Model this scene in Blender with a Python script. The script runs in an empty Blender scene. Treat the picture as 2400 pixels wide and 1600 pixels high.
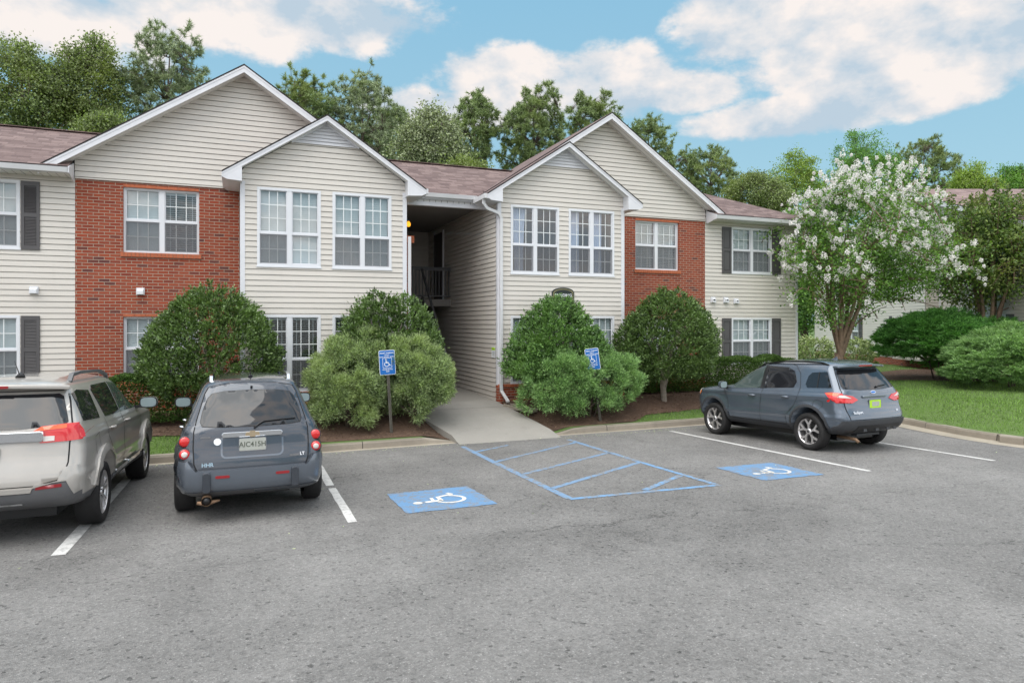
import bpy, bmesh, math, random
import numpy as np
from mathutils import Vector, Matrix
from mathutils.bvhtree import BVHTree
from mathutils.geometry import delaunay_2d_cdt
R = math.radians
random.seed(7); RNG = np.random.default_rng(7)
SC = bpy.context.scene
COL = SC.collection
# ------------------------------------------------------------------ camera
CAMH = 2.05
YAW = 21.93
cd = bpy.data.cameras.new("camera"); cam = bpy.data.objects.new("camera", cd); COL.objects.link(cam)
cam.location = (0, 0, CAMH); cam.rotation_euler = (R(90), 0, R(-YAW))
cd.sensor_width = 36; cd.lens = 36 * 1590 / 2400; cd.shift_y = -43 / 2400
cd.clip_start = .1; cd.clip_end = 3000
SC.camera = cam
# ------------------------------------------------------------------ sky, sun, exposure
SUN_EL, SUN_AZ = 62, 235          # degrees; azimuth clockwise from +Y
w = bpy.data.worlds.new("World"); SC.world = w; w.use_nodes = True
def world_nodes():
    nt = w.node_tree; N = nt.nodes; L = nt.links; N.clear()
    out = N.new('ShaderNodeOutputWorld'); bg = N.new('ShaderNodeBackground'); L.new(bg.outputs[0], out.inputs[0])
    sky = N.new('ShaderNodeTexSky'); sky.sky_type = 'NISHITA'; sky.sun_disc = False
    sky.sun_elevation = R(SUN_EL); sky.sun_rotation = R(SUN_AZ); sky.air_density = 1.0; sky.dust_density = .6; sky.ozone_density = 2.0
    tc = N.new('ShaderNodeTexCoord'); sep = N.new('ShaderNodeSeparateXYZ'); L.new(tc.outputs['Generated'], sep.inputs[0])
    def M(op, a, b=None, c=None):
        n = N.new('ShaderNodeMath'); n.operation = op
        for i, v in enumerate((a, b, c)):
            if v is None: continue
            if isinstance(v, (int, float)): n.inputs[i].default_value = v
            else: L.new(v, n.inputs[i])
        return n.outputs[0]
    az = M('ARCTAN2', sep.outputs[0], sep.outputs[1]); el = M('ARCSINE', sep.outputs[2])
    def noise(scale, detail, rough, zs=2.2, off=0, dist=0.0):
        mp = N.new('ShaderNodeMapping'); mp.inputs['Scale'].default_value = (1, 1, zs); mp.inputs['Location'].default_value = (off, off * .7, off * .3)
        L.new(tc.outputs['Generated'], mp.inputs[0])
        n = N.new('ShaderNodeTexNoise'); n.inputs['Scale'].default_value = scale; n.inputs['Detail'].default_value = detail; n.inputs['Roughness'].default_value = rough
        n.inputs['Distortion'].default_value = dist
        L.new(mp.outputs[0], n.inputs[0]); return n.outputs[0]
    n1 = noise(8.5, 9, .60, 1.7, 3.1, .1); n2 = noise(3.2, 7, .55, 1.8, 8.3); n3 = noise(16, 5, .6, 1.4, 1.7)
    mpz = N.new('ShaderNodeMapping'); mpz.inputs['Scale'].default_value = (1, 1, 1.7); mpz.inputs['Location'].default_value = (3.1, 3.1 * .7, 3.1 * .3 + .075); L.new(tc.outputs['Generated'], mpz.inputs[0])
    nz_ = N.new('ShaderNodeTexNoise'); nz_.inputs['Scale'].default_value = 8.5; nz_.inputs['Detail'].default_value = 5; nz_.inputs['Roughness'].default_value = .5; nz_.inputs['Distortion'].default_value = .1; L.new(mpz.outputs[0], nz_.inputs[0]); relief = M('SUBTRACT', n1, nz_.outputs[0])
    def blob(a0, e0, ra, re, flat=1.0):
        da = M('DIVIDE', M('SUBTRACT', az, R(a0)), R(ra)); de = M('DIVIDE', M('SUBTRACT', el, R(e0)), R(re))
        # flat base: the lower half falls off faster
        de = M('MULTIPLY', de, M('ADD', 1.0, M('MULTIPLY', M('LESS_THAN', de, 0.0), flat)))
        return M('SUBTRACT', 1.0, M('ADD', M('MULTIPLY', da, da), M('MULTIPLY', de, de)))
    blobs = [(-13, 21.5, 11, 4.0, 0), (3, 23.6, 14, 2.6, 0), (-4, 23.0, 12, 3.4, 0), (22, 19.2, 8, 3.6, .4), (28, 18.6, 9, 3.8, .5), (17, 17.2, 7, 2.4, .5), (48.6, 20.6, 11, 5.6, .3), (41, 22.5, 6, 3.5, 0), (57, 19.5, 10, 5.0, .2),
             (44, 15.4, 9, 2.2, .5), (37, 18.0, 4.5, 2.2, .4), (52, 16.5, 10, 2.4, .2)]
    acc = None
    for b in blobs:
        v = blob(*b); acc = v if acc is None else M('MAXIMUM', acc, v)
    acc = M('MAXIMUM', acc, -1.5)
    dens = M('ADD', acc, M('MULTIPLY', M('SUBTRACT', n1, .47), 3.0))
    # the rest of the sky (behind and above the photographer) is broken cloud
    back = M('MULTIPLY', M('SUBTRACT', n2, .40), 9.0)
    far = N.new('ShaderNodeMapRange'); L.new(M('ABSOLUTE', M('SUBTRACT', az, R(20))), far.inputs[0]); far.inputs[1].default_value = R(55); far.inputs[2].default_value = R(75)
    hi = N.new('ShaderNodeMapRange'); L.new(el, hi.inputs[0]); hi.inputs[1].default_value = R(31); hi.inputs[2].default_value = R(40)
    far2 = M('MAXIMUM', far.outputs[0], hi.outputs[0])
    mixd = N.new('ShaderNodeMix'); mixd.data_type = 'FLOAT'; L.new(far2, mixd.inputs[0]); L.new(dens, mixd.inputs[2]); L.new(back, mixd.inputs[3])
    mask = N.new('ShaderNodeMapRange'); mask.interpolation_type = 'SMOOTHSTEP'; L.new(mixd.outputs[0], mask.inputs[0]); mask.inputs[1].default_value = -.05; mask.inputs[2].default_value = .55
    # clear sky: nishita toned to the pale cyan blue of the photograph
    sc = N.new('ShaderNodeMix'); sc.data_type = 'RGBA'; sc.blend_type = 'MULTIPLY'; sc.inputs[0].default_value = 1
    L.new(sky.outputs[0], sc.inputs[6]); sc.inputs[7].default_value = (.085, .085, .080, 1)
    gr = N.new('ShaderNodeMapRange'); L.new(el, gr.inputs[0]); gr.inputs[1].default_value = 0; gr.inputs[2].default_value = R(34)
    blue = N.new('ShaderNodeMix'); blue.data_type = 'RGBA'; L.new(gr.outputs[0], blue.inputs[0]); blue.inputs[6].default_value = (.40, .62, .70, 1); blue.inputs[7].default_value = (.215, .49, .71, 1)
    clear = N.new('ShaderNodeMix'); clear.data_type = 'RGBA'; clear.inputs[0].default_value = .8; L.new(sc.outputs[2], clear.inputs[6]); L.new(blue.outputs[2], clear.inputs[7])
    lit = N.new('ShaderNodeMapRange'); L.new(M('ADD', M('ADD', M('MULTIPLY', n3, .35), .38), M('ADD', M('MULTIPLY', relief, 1.1), M('MULTIPLY', mixd.outputs[0], -.03))), lit.inputs[0]); lit.inputs[1].default_value = .36; lit.inputs[2].default_value = .66
    cc = N.new('ShaderNodeMix'); cc.data_type = 'RGBA'; L.new(lit.outputs[0], cc.inputs[0]); cc.inputs[6].default_value = (.43, .53, .62, 1); cc.inputs[7].default_value = (.80, .745, .715, 1)
    # unseen clouds overhead and behind the camera get added brightness to light the facade
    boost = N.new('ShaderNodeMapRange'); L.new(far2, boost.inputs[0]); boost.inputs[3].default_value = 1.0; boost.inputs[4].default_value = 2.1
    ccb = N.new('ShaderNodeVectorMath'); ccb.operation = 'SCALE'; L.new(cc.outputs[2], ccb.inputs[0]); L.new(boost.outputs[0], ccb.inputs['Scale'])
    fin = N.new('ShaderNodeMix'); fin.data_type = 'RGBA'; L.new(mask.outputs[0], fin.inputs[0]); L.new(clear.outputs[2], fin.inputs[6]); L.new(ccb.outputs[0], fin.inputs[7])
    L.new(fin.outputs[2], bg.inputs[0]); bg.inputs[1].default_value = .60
world_nodes()
sd = bpy.data.lights.new("sun", 'SUN'); sun = bpy.data.objects.new("sun", sd); COL.objects.link(sun)
sd.energy = 1.5; sd.angle = R(62); sd.color = (1, .96, .90)
_a, _e = R(SUN_AZ), R(SUN_EL)
sun.rotation_euler = Vector((math.sin(_a) * math.cos(_e), math.cos(_a) * math.cos(_e), math.sin(_e))).to_track_quat('Z', 'Y').to_euler()
sun.location = (0, -10, 30)
SC.view_settings.view_transform = 'Standard'; SC.view_settings.look = 'None'; SC.view_settings.gamma = 1
SC.view_settings.use_curve_mapping = False
SC.view_settings.exposure = 1.0
SC.render.engine = 'CYCLES'
SC.cycles.max_bounces = 6; SC.cycles.transparent_max_bounces = 12; SC.cycles.caustics_reflective = False; SC.cycles.caustics_refractive = False
try: SC.cycles.use_denoising = True
except Exception: pass
# ------------------------------------------------------------------ materials
MATS = {}
class G:
    "small helper to write node materials"
    def __init__(s, name):
        s.m = bpy.data.materials.new(name); s.m.use_nodes = True; s.nt = s.m.node_tree; s.N = s.nt.nodes; s.L = s.nt.links
        s.p = s.N['Principled BSDF']; s.out = s.N['Material Output']
    def n(s, t, **k):
        x = s.N.new(t)
        for a, b in k.items(): setattr(x, a, b)
        return x
    def put(s, node, i, v):
        if v is None: return
        if hasattr(v, 'is_output') or isinstance(v, bpy.types.NodeSocket): s.L.new(v, node.inputs[i])
        else: node.inputs[i].default_value = v
    def math(s, op, a, b=None, c=None):
        x = s.n('ShaderNodeMath', operation=op)
        for i, v in enumerate((a, b, c)):
            if v is not None: s.put(x, i, v)
        return x.outputs[0]
    def mix(s, f, a, b, blend='MIX'):
        x = s.n('ShaderNodeMix', data_type='RGBA', blend_type=blend)
        s.put(x, 0, f); s.put(x, 6, a if not isinstance(a, tuple) else (*a, 1)[:4]); s.put(x, 7, b if not isinstance(b, tuple) else (*b, 1)[:4]); return x.outputs[2]
    def noise(s, scale, detail=4, rough=.55, vec=None, dist=0):
        x = s.n('ShaderNodeTexNoise'); x.inputs['Scale'].default_value = scale; x.inputs['Detail'].default_value = detail; x.inputs['Roughness'].default_value = rough; x.inputs['Distortion'].default_value = dist
        s.L.new(vec if vec is not None else s.pos(), x.inputs[0]); return x.outputs[0]
    def pos(s):
        if not hasattr(s, '_p'): s._p = s.n('ShaderNodeNewGeometry').outputs['Position']
        return s._p
    def obj(s):
        if not hasattr(s, '_o'): s._o = s.n('ShaderNodeTexCoord').outputs['Object']
        return s._o
    def ramp(s, v, a, b, lo=0., hi=1.):
        x = s.n('ShaderNodeMapRange'); s.put(x, 0, v); x.inputs[1].default_value = a; x.inputs[2].default_value = b; x.inputs[3].default_value = lo; x.inputs[4].default_value = hi; return x.outputs[0]
    def scale(s, v, sc):
        x = s.n('ShaderNodeMapping'); s.L.new(v, x.inputs[0]); x.inputs['Scale'].default_value = sc; return x.outputs[0]
    def bump(s, h, strength=.3, dist=.01):
        x = s.n('ShaderNodeBump'); x.inputs['Strength'].default_value = strength; x.inputs['Distance'].default_value = dist; s.L.new(h, x.inputs['Height']); s.L.new(x.outputs[0], s.p.inputs['Normal'])
    def base(s, c): s.put(s.p, 'Base Color', (*c, 1) if isinstance(c, tuple) else c)
    def set(s, **k):
        for a, b in k.items(): s.put(s.p, a.replace('_', ' '), b)
def plain(name, c, rough=.6, metal=0., var=.12, vscale=3., **k):
    g = G(name); f = g.ramp(g.noise(vscale, 5, .6), .3, .7, 1 - var, 1 + var)
    x = g.n('ShaderNodeVectorMath', operation='SCALE'); x.inputs[0].default_value = c; g.L.new(f, x.inputs['Scale'])
    g.L.new(x.outputs[0], g.p.inputs['Base Color']); g.set(Roughness=rough, Metallic=metal); g.set(**k); MATS[name] = g.m; return g.m
plain('trim_white', (.70, .70, .73), .45, var=.05)
plain('gutter_white', (.62, .62, .63), .35, var=.04)
plain('vinyl_frame', (.72, .73, .76), .35, var=.02)
plain('grille_white', (.78, .80, .80), .4, var=.02)
plain('shutter_grey', (.085, .08, .082), .5, var=.08)
plain('shingle_edge', (.022, .018, .018), .8)
plain('dark_gap', (.008, .008, .009), .8)
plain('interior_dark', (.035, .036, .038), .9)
plain('interior_wall', (.16, .14, .12), .9)
plain('ceiling', (.20, .185, .17), .8, var=.06)
plain('rail_dark', (.055, .055, .058), .5)
plain('door_dark', (.028, .022, .026), .5)
plain('blind', (.56, .61, .62), .6, var=.05)
plain('blind_white', (.92, .94, .94), .5, var=.05)
plain('curtain', (.50, .55, .68), .8, var=.08)
plain('bark', (.12, .09, .07), .9, var=.35, vscale=12)
plain('bark_pine', (.10, .075, .06), .9, var=.3, vscale=6)
plain('bark_crape', (.20, .13, .09), .7, var=.35, vscale=10)
plain('bark_holly', (.26, .22, .18), .85, var=.25, vscale=14)
plain('post_metal', (.13, .12, .10), .55, .5, var=.3, vscale=20)
plain('sign_white', (.82, .84, .86), .4, var=.02)
plain('sign_blue', (.004, .13, .46), .35, var=.06)
plain('sign_green_dark', (.012, .02, .018), .4)
plain('sign_gold', (.18, .16, .08), .5)
plain('tyre', (.014, .013, .013), .75, var=.25, vscale=20)
plain('rim_alloy', (.62, .60, .60), .28, .75, var=.03)
plain('rim_dark', (.03, .03, .03), .5)
plain('chrome', (.75, .77, .80), .12, 1., var=.02)
plain('plastic_dark', (.045, .047, .052), .5, var=.1)
plain('plastic_grey', (.115, .115, .12), .5, var=.1)
plain('black_trim', (.012, .012, .013), .35)
plain('lens_white', (.65, .62, .58), .15)
plain('amber', (.85, .22, .02), .2)
plain('gold_badge', (.42, .33, .22), .35, .6)
plain('plate_white', (.40, .41, .37), .4, var=.08, vscale=30)
plain('plate_green', (.42, .68, .03), .4)
plain('ink_dark', (.08, .09, .07), .6)
plain('rust_metal', (.30, .19, .12), .6, .5, var=.4, vscale=18)
plain('paint_scratch', (.6, .6, .6), .4)
plain('brick_orange', (.45, .13, .06), .85, var=.2, vscale=20)
def m_lens(name, c):
    g = G(name); g.base(c); g.set(Roughness=.12, Coat_Weight=1.0); g.p.inputs['Coat Roughness'].default_value = .04
    g.p.inputs['Emission Color'].default_value = (*c, 1); g.p.inputs['Emission Strength'].default_value = 0; MATS[name] = g.m
m_lens('lens_red', (.62, .012, .012)); m_lens('lens_orange', (.85, .10, .015)); m_lens('lens_darkred', (.28, .01, .015))
def m_paint(name, c, metal=.45, rough=.27):
    g = G(name); fl = g.noise(900, 2, .5, g.obj()); dirt = g.ramp(g.noise(2.2, 6, .6, g.obj()), .35, .75, .92, 1.05)
    col = g.n('ShaderNodeVectorMath', operation='SCALE'); col.inputs[0].default_value = c; g.L.new(g.math('MULTIPLY', dirt, g.ramp(fl, .3, .7, .9, 1.1)), col.inputs['Scale'])
    g.L.new(col.outputs[0], g.p.inputs['Base Color']); g.set(Metallic=metal, Roughness=rough, Coat_Weight=1.0); g.p.inputs['Coat Roughness'].default_value = .06; MATS[name] = g.m
m_paint('paint_slate', (.050, .058, .073)); m_paint('paint_slate_light', (.125, .145, .175)); m_paint('paint_bluegrey', (.105, .130, .165)); m_paint('paint_bluegrey_light', (.16, .185, .225)); m_paint('paint_champagne', (.46, .43, .395), .25, .36)
def m_glass(name, c=(.014, .015, .018), rough=.03):
    g = G(name); g.base(c); g.set(Roughness=rough); g.p.inputs['Specular IOR Level'].default_value = .62; MATS[name] = g.m
m_glass('car_glass'); m_glass('car_glass_light', (.05, .07, .065)); m_glass('mirror_glass', (.25, .32, .33), .05)
def m_pane():
    g = G('window_glass'); N, L = g.N, g.L; N.remove(g.p)
    tr = g.n('ShaderNodeBsdfTransparent'); tr.inputs[0].default_value = (.90, .94, .95, 1); gl = g.n('ShaderNodeBsdfGlossy'); gl.inputs['Roughness'].default_value = .015
    wob = g.n('ShaderNodeBump'); wob.inputs['Strength'].default_value = .06; wob.inputs['Distance'].default_value = .05; L.new(g.noise(1.6, 2, .4), wob.inputs['Height']); L.new(wob.outputs[0], gl.inputs['Normal'])
    geo = g.n('ShaderNodeNewGeometry'); dt = g.n('ShaderNodeVectorMath', operation='DOT_PRODUCT'); L.new(geo.outputs['Normal'], dt.inputs[0]); L.new(geo.outputs['Incoming'], dt.inputs[1])
    f = g.math('ADD', g.math('MULTIPLY', g.math('POWER', g.math('SUBTRACT', 1.0, g.math('ABSOLUTE', dt.outputs['Value'])), 4.0), .85), .13)
    mx = g.n('ShaderNodeMixShader'); L.new(f, mx.inputs[0]); L.new(tr.outputs[0], mx.inputs[1]); L.new(gl.outputs[0], mx.inputs[2]); L.new(mx.outputs[0], g.out.inputs[0]); MATS['window_glass'] = g.m
    g = G('insect_screen'); N, L = g.N, g.L; N.remove(g.p)
    tr = g.n('ShaderNodeBsdfTransparent'); df = g.n('ShaderNodeBsdfDiffuse'); df.inputs[0].default_value = (.17, .172, .185, 1)
    mx = g.n('ShaderNodeMixShader'); mx.inputs[0].default_value = .48; L.new(tr.outputs[0], mx.inputs[1]); L.new(df.outputs[0], mx.inputs[2]); L.new(mx.outputs[0], g.out.inputs[0]); MATS['insect_screen'] = g.m
m_pane()
def m_siding():
    g = G('vinyl_siding'); v = g.scale(g.pos(), (.25, .25, 9)); a = g.ramp(g.noise(3, 4, .6, v), .3, .7, .955, 1.04); b = g.ramp(g.noise(.55, 4, .6), .3, .75, .94, 1.04)
    st = g.ramp(g.noise(1.0, 6, .7, g.scale(g.pos(), (2.6, 2.6, .35))), .60, .78, 0, .16)
    c = g.n('ShaderNodeVectorMath', operation='SCALE'); c.inputs[0].default_value = (.645, .603, .548); g.L.new(g.math('MULTIPLY', a, b), c.inputs['Scale'])
    g.base(g.mix(st, c.outputs[0], (.34, .32, .27))); g.set(Roughness=.42); g.bump(g.noise(60, 3, .6, g.scale(g.pos(), (.15, .15, 1))), .12, .004); MATS['vinyl_siding'] = g.m
m_siding()
def m_brick(name, ax, horizontal=True):
    "ax: which world axis runs along the wall"
    g = G(name); sep = g.n('ShaderNodeSeparateXYZ'); g.L.new(g.pos(), sep.inputs[0]); cmb = g.n('ShaderNodeCombineXYZ')
    g.L.new(sep.outputs[ax], cmb.inputs[0]); g.L.new(sep.outputs[2], cmb.inputs[1])
    if not horizontal: g.L.new(sep.outputs[2], cmb.inputs[0]); g.L.new(sep.outputs[ax], cmb.inputs[1])
    wob = g.n('ShaderNodeVectorMath', operation='ADD'); ns = g.n('ShaderNodeTexNoise'); ns.inputs['Scale'].default_value = 9; ns.inputs['Detail'].default_value = 3; g.L.new(g.pos(), ns.inputs[0])
    sc_ = g.n('ShaderNodeVectorMath', operation='SCALE'); g.L.new(ns.outputs['Color'], sc_.inputs[0]); sc_.inputs['Scale'].default_value = .006; g.L.new(cmb.outputs[0], wob.inputs[0]); g.L.new(sc_.outputs[0], wob.inputs[1])
    b = g.n('ShaderNodeTexBrick'); b.offset = .5; b.inputs['Scale'].default_value = 1; b.inputs['Brick Width'].default_value = .2035; b.inputs['Row Height'].default_value = .0665
    b.inputs['Mortar Size'].default_value = .0062; b.inputs['Mortar Smooth'].default_value = .15; b.inputs['Bias'].default_value = 0
    b.inputs['Color1'].default_value = (.0, .0, .0, 1); b.inputs['Color2'].default_value = (1, 1, 1, 1); b.inputs['Mortar'].default_value = (.5, .5, .5, 1); g.L.new(wob.outputs[0], b.inputs[0])
    cr = g.n('ShaderNodeValToRGB'); e = cr.color_ramp.elements; e[0].position = 0; e[0].color = (.11, .032, .030, 1); e[1].position = 1; e[1].color = (.32, .055, .022, 1)
    for p_, c_ in ((.02, (.13, .036, .028, 1)), (.08, (.22, .036, .018, 1)), (.55, (.31, .062, .026, 1)), (.85, (.27, .052, .024, 1))): x = e.new(p_); x.color = c_
    g.L.new(b.outputs['Color'], cr.inputs[0])
    sp = g.ramp(g.noise(70, 5, .65), .25, .75, .78, 1.22); big = g.ramp(g.noise(1.3, 4, .6), .3, .7, .9, 1.1)
    c = g.n('ShaderNodeVectorMath', operation='SCALE'); g.L.new(cr.outputs[0], c.inputs[0]); g.L.new(g.math('MULTIPLY', sp, big), c.inputs['Scale'])
    mort = g.mix(g.noise(25, 4), (.32, .25, .19), (.43, .35, .27))
    g.base(g.mix(b.outputs['Fac'], c.outputs[0], mort)); g.set(Roughness=.85)
    g.bump(g.math('ADD', g.math('MULTIPLY', b.outputs['Fac'], -1), g.math('MULTIPLY', g.noise(120, 4), .25)), .7, .006); MATS[name] = g.m
m_brick('brick', 0); m_brick('brick_side', 1)
def m_shingle(name, ax, tone=1.):
    g = G(name); sep = g.n('ShaderNodeSeparateXYZ'); g.L.new(g.pos(), sep.inputs[0]); cmb = g.n('ShaderNodeCombineXYZ'); g.L.new(sep.outputs[ax], cmb.inputs[0])
    g.L.new(g.math('MULTIPLY', sep.outputs[2], 2.3 if ax == 0 else 1.8), cmb.inputs[1])
    b = g.n('ShaderNodeTexBrick'); b.offset = .37; b.offset_frequency = 3; b.squash = .7; b.squash_frequency = 2; b.inputs['Scale'].default_value = 1; b.inputs['Brick Width'].default_value = .33; b.inputs['Row Height'].default_value = .14
    b.inputs['Mortar Size'].default_value = .006; b.inputs['Color1'].default_value = (0, 0, 0, 1); b.inputs['Color2'].default_value = (1, 1, 1, 1); b.inputs['Mortar'].default_value = (.0, .0, .0, 1); g.L.new(cmb.outputs[0], b.inputs[0])
    cr = g.n('ShaderNodeValToRGB'); e = cr.color_ramp.elements; e[0].color = (.075 * tone, .045 * tone, .043 * tone, 1); e[1].color = (.25 * tone, .18 * tone, .165 * tone, 1); x = e.new(.5); x.color = (.140 * tone, .094 * tone, .087 * tone, 1)
    mixv = g.math('ADD', g.math('MULTIPLY', b.outputs['Color'], .60), g.math('MULTIPLY', g.noise(6, 6, .75, g.scale(g.pos(), (1, 1, 3))), .5)); g.L.new(mixv, cr.inputs[0])
    sp = g.ramp(g.noise(140, 3, .6), .3, .7, .8, 1.2); c = g.n('ShaderNodeVectorMath', operation='SCALE'); g.L.new(cr.outputs[0], c.inputs[0]); g.L.new(sp, c.inputs['Scale'])
    g.base(c.outputs[0]); g.set(Roughness=.9); g.bump(g.math('ADD', b.outputs['Color'], g.math('MULTIPLY', b.outputs['Fac'], -1)), .5, .012); MATS[name] = g.m
m_shingle('shingles', 0); m_shingle('shingles_gable', 1); m_shingle('shingles_pink', 0, 1.35)
def m_soffit(name, ax):
    g = G(name); sep = g.n('ShaderNodeSeparateXYZ'); g.L.new(g.pos(), sep.inputs[0]); f = g.math('FRACT', g.math('DIVIDE', sep.outputs[ax], .15)); ln = g.math('LESS_THAN', f, .09)
    g.base(g.mix(ln, (.80, .79, .77), (.30, .29, .28))); g.set(Roughness=.55); MATS[name] = g.m
m_soffit('soffit_x', 0); m_soffit('soffit_y', 1)
def m_asphalt():
    g = G('asphalt'); p = g.pos()
    big = g.noise(.22, 5, .62); mid = g.noise(1.7, 6, .65); fine = g.noise(55, 4, .7)
    vo = g.n('ShaderNodeTexVoronoi'); vo.inputs['Scale'].default_value = 105; g.L.new(p, vo.inputs[0]); vc = g.n('ShaderNodeSeparateColor'); g.L.new(vo.outputs['Color'], vc.inputs[0])
    vo2 = g.n('ShaderNodeTexVoronoi'); vo2.inputs['Scale'].default_value = 38; g.L.new(p, vo2.inputs[0]); vc2 = g.n('ShaderNodeSeparateColor'); g.L.new(vo2.outputs['Color'], vc2.inputs[0])
    v = g.math('ADD', g.math('ADD', g.ramp(big, .3, .7, -.04, .035), g.ramp(mid, .3, .7, -.022, .022)), .186)
    v = g.math('ADD', v, g.ramp(vc.outputs[0], 0, 1, -.032, .032)); v = g.math('ADD', v, g.ramp(vc2.outputs[0], 0, 1, -.026, .026)); v = g.math('ADD', v, g.ramp(fine, .3, .7, -.03, .03))
    # brighter chips and dark pits
    v = g.math('ADD', v, g.math('MULTIPLY', g.math('GREATER_THAN', vc.outputs[1], .972), .11)); v = g.math('SUBTRACT', v, g.math('MULTIPLY', g.math('GREATER_THAN', vc2.outputs[1], .955), .07))
    # hairline cracks
    cv = g.n('ShaderNodeTexVoronoi', feature='DISTANCE_TO_EDGE'); cv.inputs['Scale'].default_value = .33
    wv = g.n('ShaderNodeVectorMath', operation='ADD'); nz = g.n('ShaderNodeTexNoise'); nz.inputs['Scale'].default_value = 2.4; nz.inputs['Detail'].default_value = 8; g.L.new(p, nz.inputs[0]); g.L.new(p, wv.inputs[0])
    s_ = g.n('ShaderNodeVectorMath', operation='SCALE'); g.L.new(nz.outputs['Color'], s_.inputs[0]); s_.inputs['Scale'].default_value = .8; g.L.new(s_.outputs[0], wv.inputs[1]); g.L.new(wv.outputs[0], cv.inputs[0])
    crk = g.math('MULTIPLY', g.ramp(cv.outputs['Distance'], .002, .006, 1, 0), g.ramp(g.noise(.5, 3), .5, .62, 0, 1)); v = g.math('SUBTRACT', v, g.math('MULTIPLY', crk, .055))
    sx = g.n('ShaderNodeSeparateXYZ'); g.L.new(wv.outputs[0], sx.inputs[0])
    seam = g.math('MULTIPLY', g.math('LESS_THAN', g.math('ABSOLUTE', g.math('SUBTRACT', g.math('ADD', sx.outputs[1], g.math('MULTIPLY', sx.outputs[0], .05)), 7.35)), .022), g.ramp(g.noise(.7, 3), .42, .55, 0, 1)); v = g.math('SUBTRACT', v, g.math('MULTIPLY', seam, .05))
    trk = g.ramp(g.noise(.55, 5, .6, g.scale(p, (.35, 1.6, 1))), .5, .72, 0, .028); v = g.math('SUBTRACT', v, trk)
    oil = g.ramp(g.noise(.9, 5, .7, g.scale(p, (1, .6, 1))), .62, .80, 0, .06); v = g.math('SUBTRACT', v, oil)
    c = g.n('ShaderNodeCombineColor'); g.L.new(v, c.inputs[0]); g.L.new(g.math('MULTIPLY', v, .965), c.inputs[1]); g.L.new(g.math('MULTIPLY', v, .925), c.inputs[2])
    g.base(c.outputs[0]); g.set(Roughness=.9); g.bump(g.math('ADD', vo.outputs['Distance'], g.math('MULTIPLY', vo2.outputs['Distance'], .8)), .55, .012); MATS['asphalt'] = g.m
m_asphalt()
def m_worn(name, c, amt=.5, under=(.2, .193, .185)):
    g = G(name); wear = g.ramp(g.math('ADD', g.math('MULTIPLY', g.noise(11, 7, .85), .75), g.math('MULTIPLY', g.noise(1.9, 4, .7), .35)), .525 + .06 * (1 - amt), .575 + .06 * (1 - amt), 0, 1)
    sp = g.ramp(g.noise(75, 4, .7), .3, .7, .82, 1.14); cc = g.n('ShaderNodeVectorMath', operation='SCALE'); cc.inputs[0].default_value = c; g.L.new(sp, cc.inputs['Scale'])
    g.base(g.mix(g.math('MULTIPLY', wear, amt), cc.outputs[0], under)); g.set(Roughness=.8); g.bump(g.noise(120, 4), .4, .006); MATS[name] = g.m
m_worn('line_white', (.60, .59, .57), .45); m_worn('line_blue', (.16, .27, .42), .9); m_worn('line_blue_faint', (.15, .30, .50), .85); m_worn('square_blue', (.12, .25, .43), .8); m_worn('symbol_white', (.66, .64, .60), .6)
def m_concrete(name, c, var=.16):
    g = G(name); f = g.math('MULTIPLY', g.ramp(g.noise(1.1, 6, .65), .3, .7, 1 - var, 1 + var), g.ramp(g.noise(70, 4, .7), .3, .7, .9, 1.1)); st = g.ramp(g.noise(3.5, 6, .7), .55, .8, 0, .45)
    x = g.n('ShaderNodeVectorMath', operation='SCALE'); x.inputs[0].default_value = c; g.L.new(f, x.inputs['Scale']); g.base(g.mix(st, x.outputs[0], tuple(v * .6 for v in c))); g.set(Roughness=.88); g.bump(g.noise(90, 4), .25, .004); MATS[name] = g.m
m_concrete('concrete', (.27, .255, .23), .08); m_concrete('curb_concrete', (.27, .235, .19), .2); m_concrete('gutter_pan', (.33, .29, .23), .18)
def m_ground():
    g = G('grass_soil'); f = g.noise(.6, 5, .6); c = g.mix(g.ramp(g.noise(14, 6, .7), .3, .7), (.07, .115, .03), (.12, .19, .045)); g.base(g.mix(g.ramp(f, .4, .7, 0, .5), c, (.10, .17, .035))); g.set(Roughness=.95); g.bump(g.noise(40, 5, .7), .6, .03); MATS['grass_soil'] = g.m
    g = G('mulch_soil'); g.base(g.mix(g.noise(30, 6, .75), (.05, .03, .02), (.20, .12, .08))); g.set(Roughness=.95); g.bump(g.noise(45, 5, .75), .9, .03); MATS['mulch_soil'] = g.m
m_ground()
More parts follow.
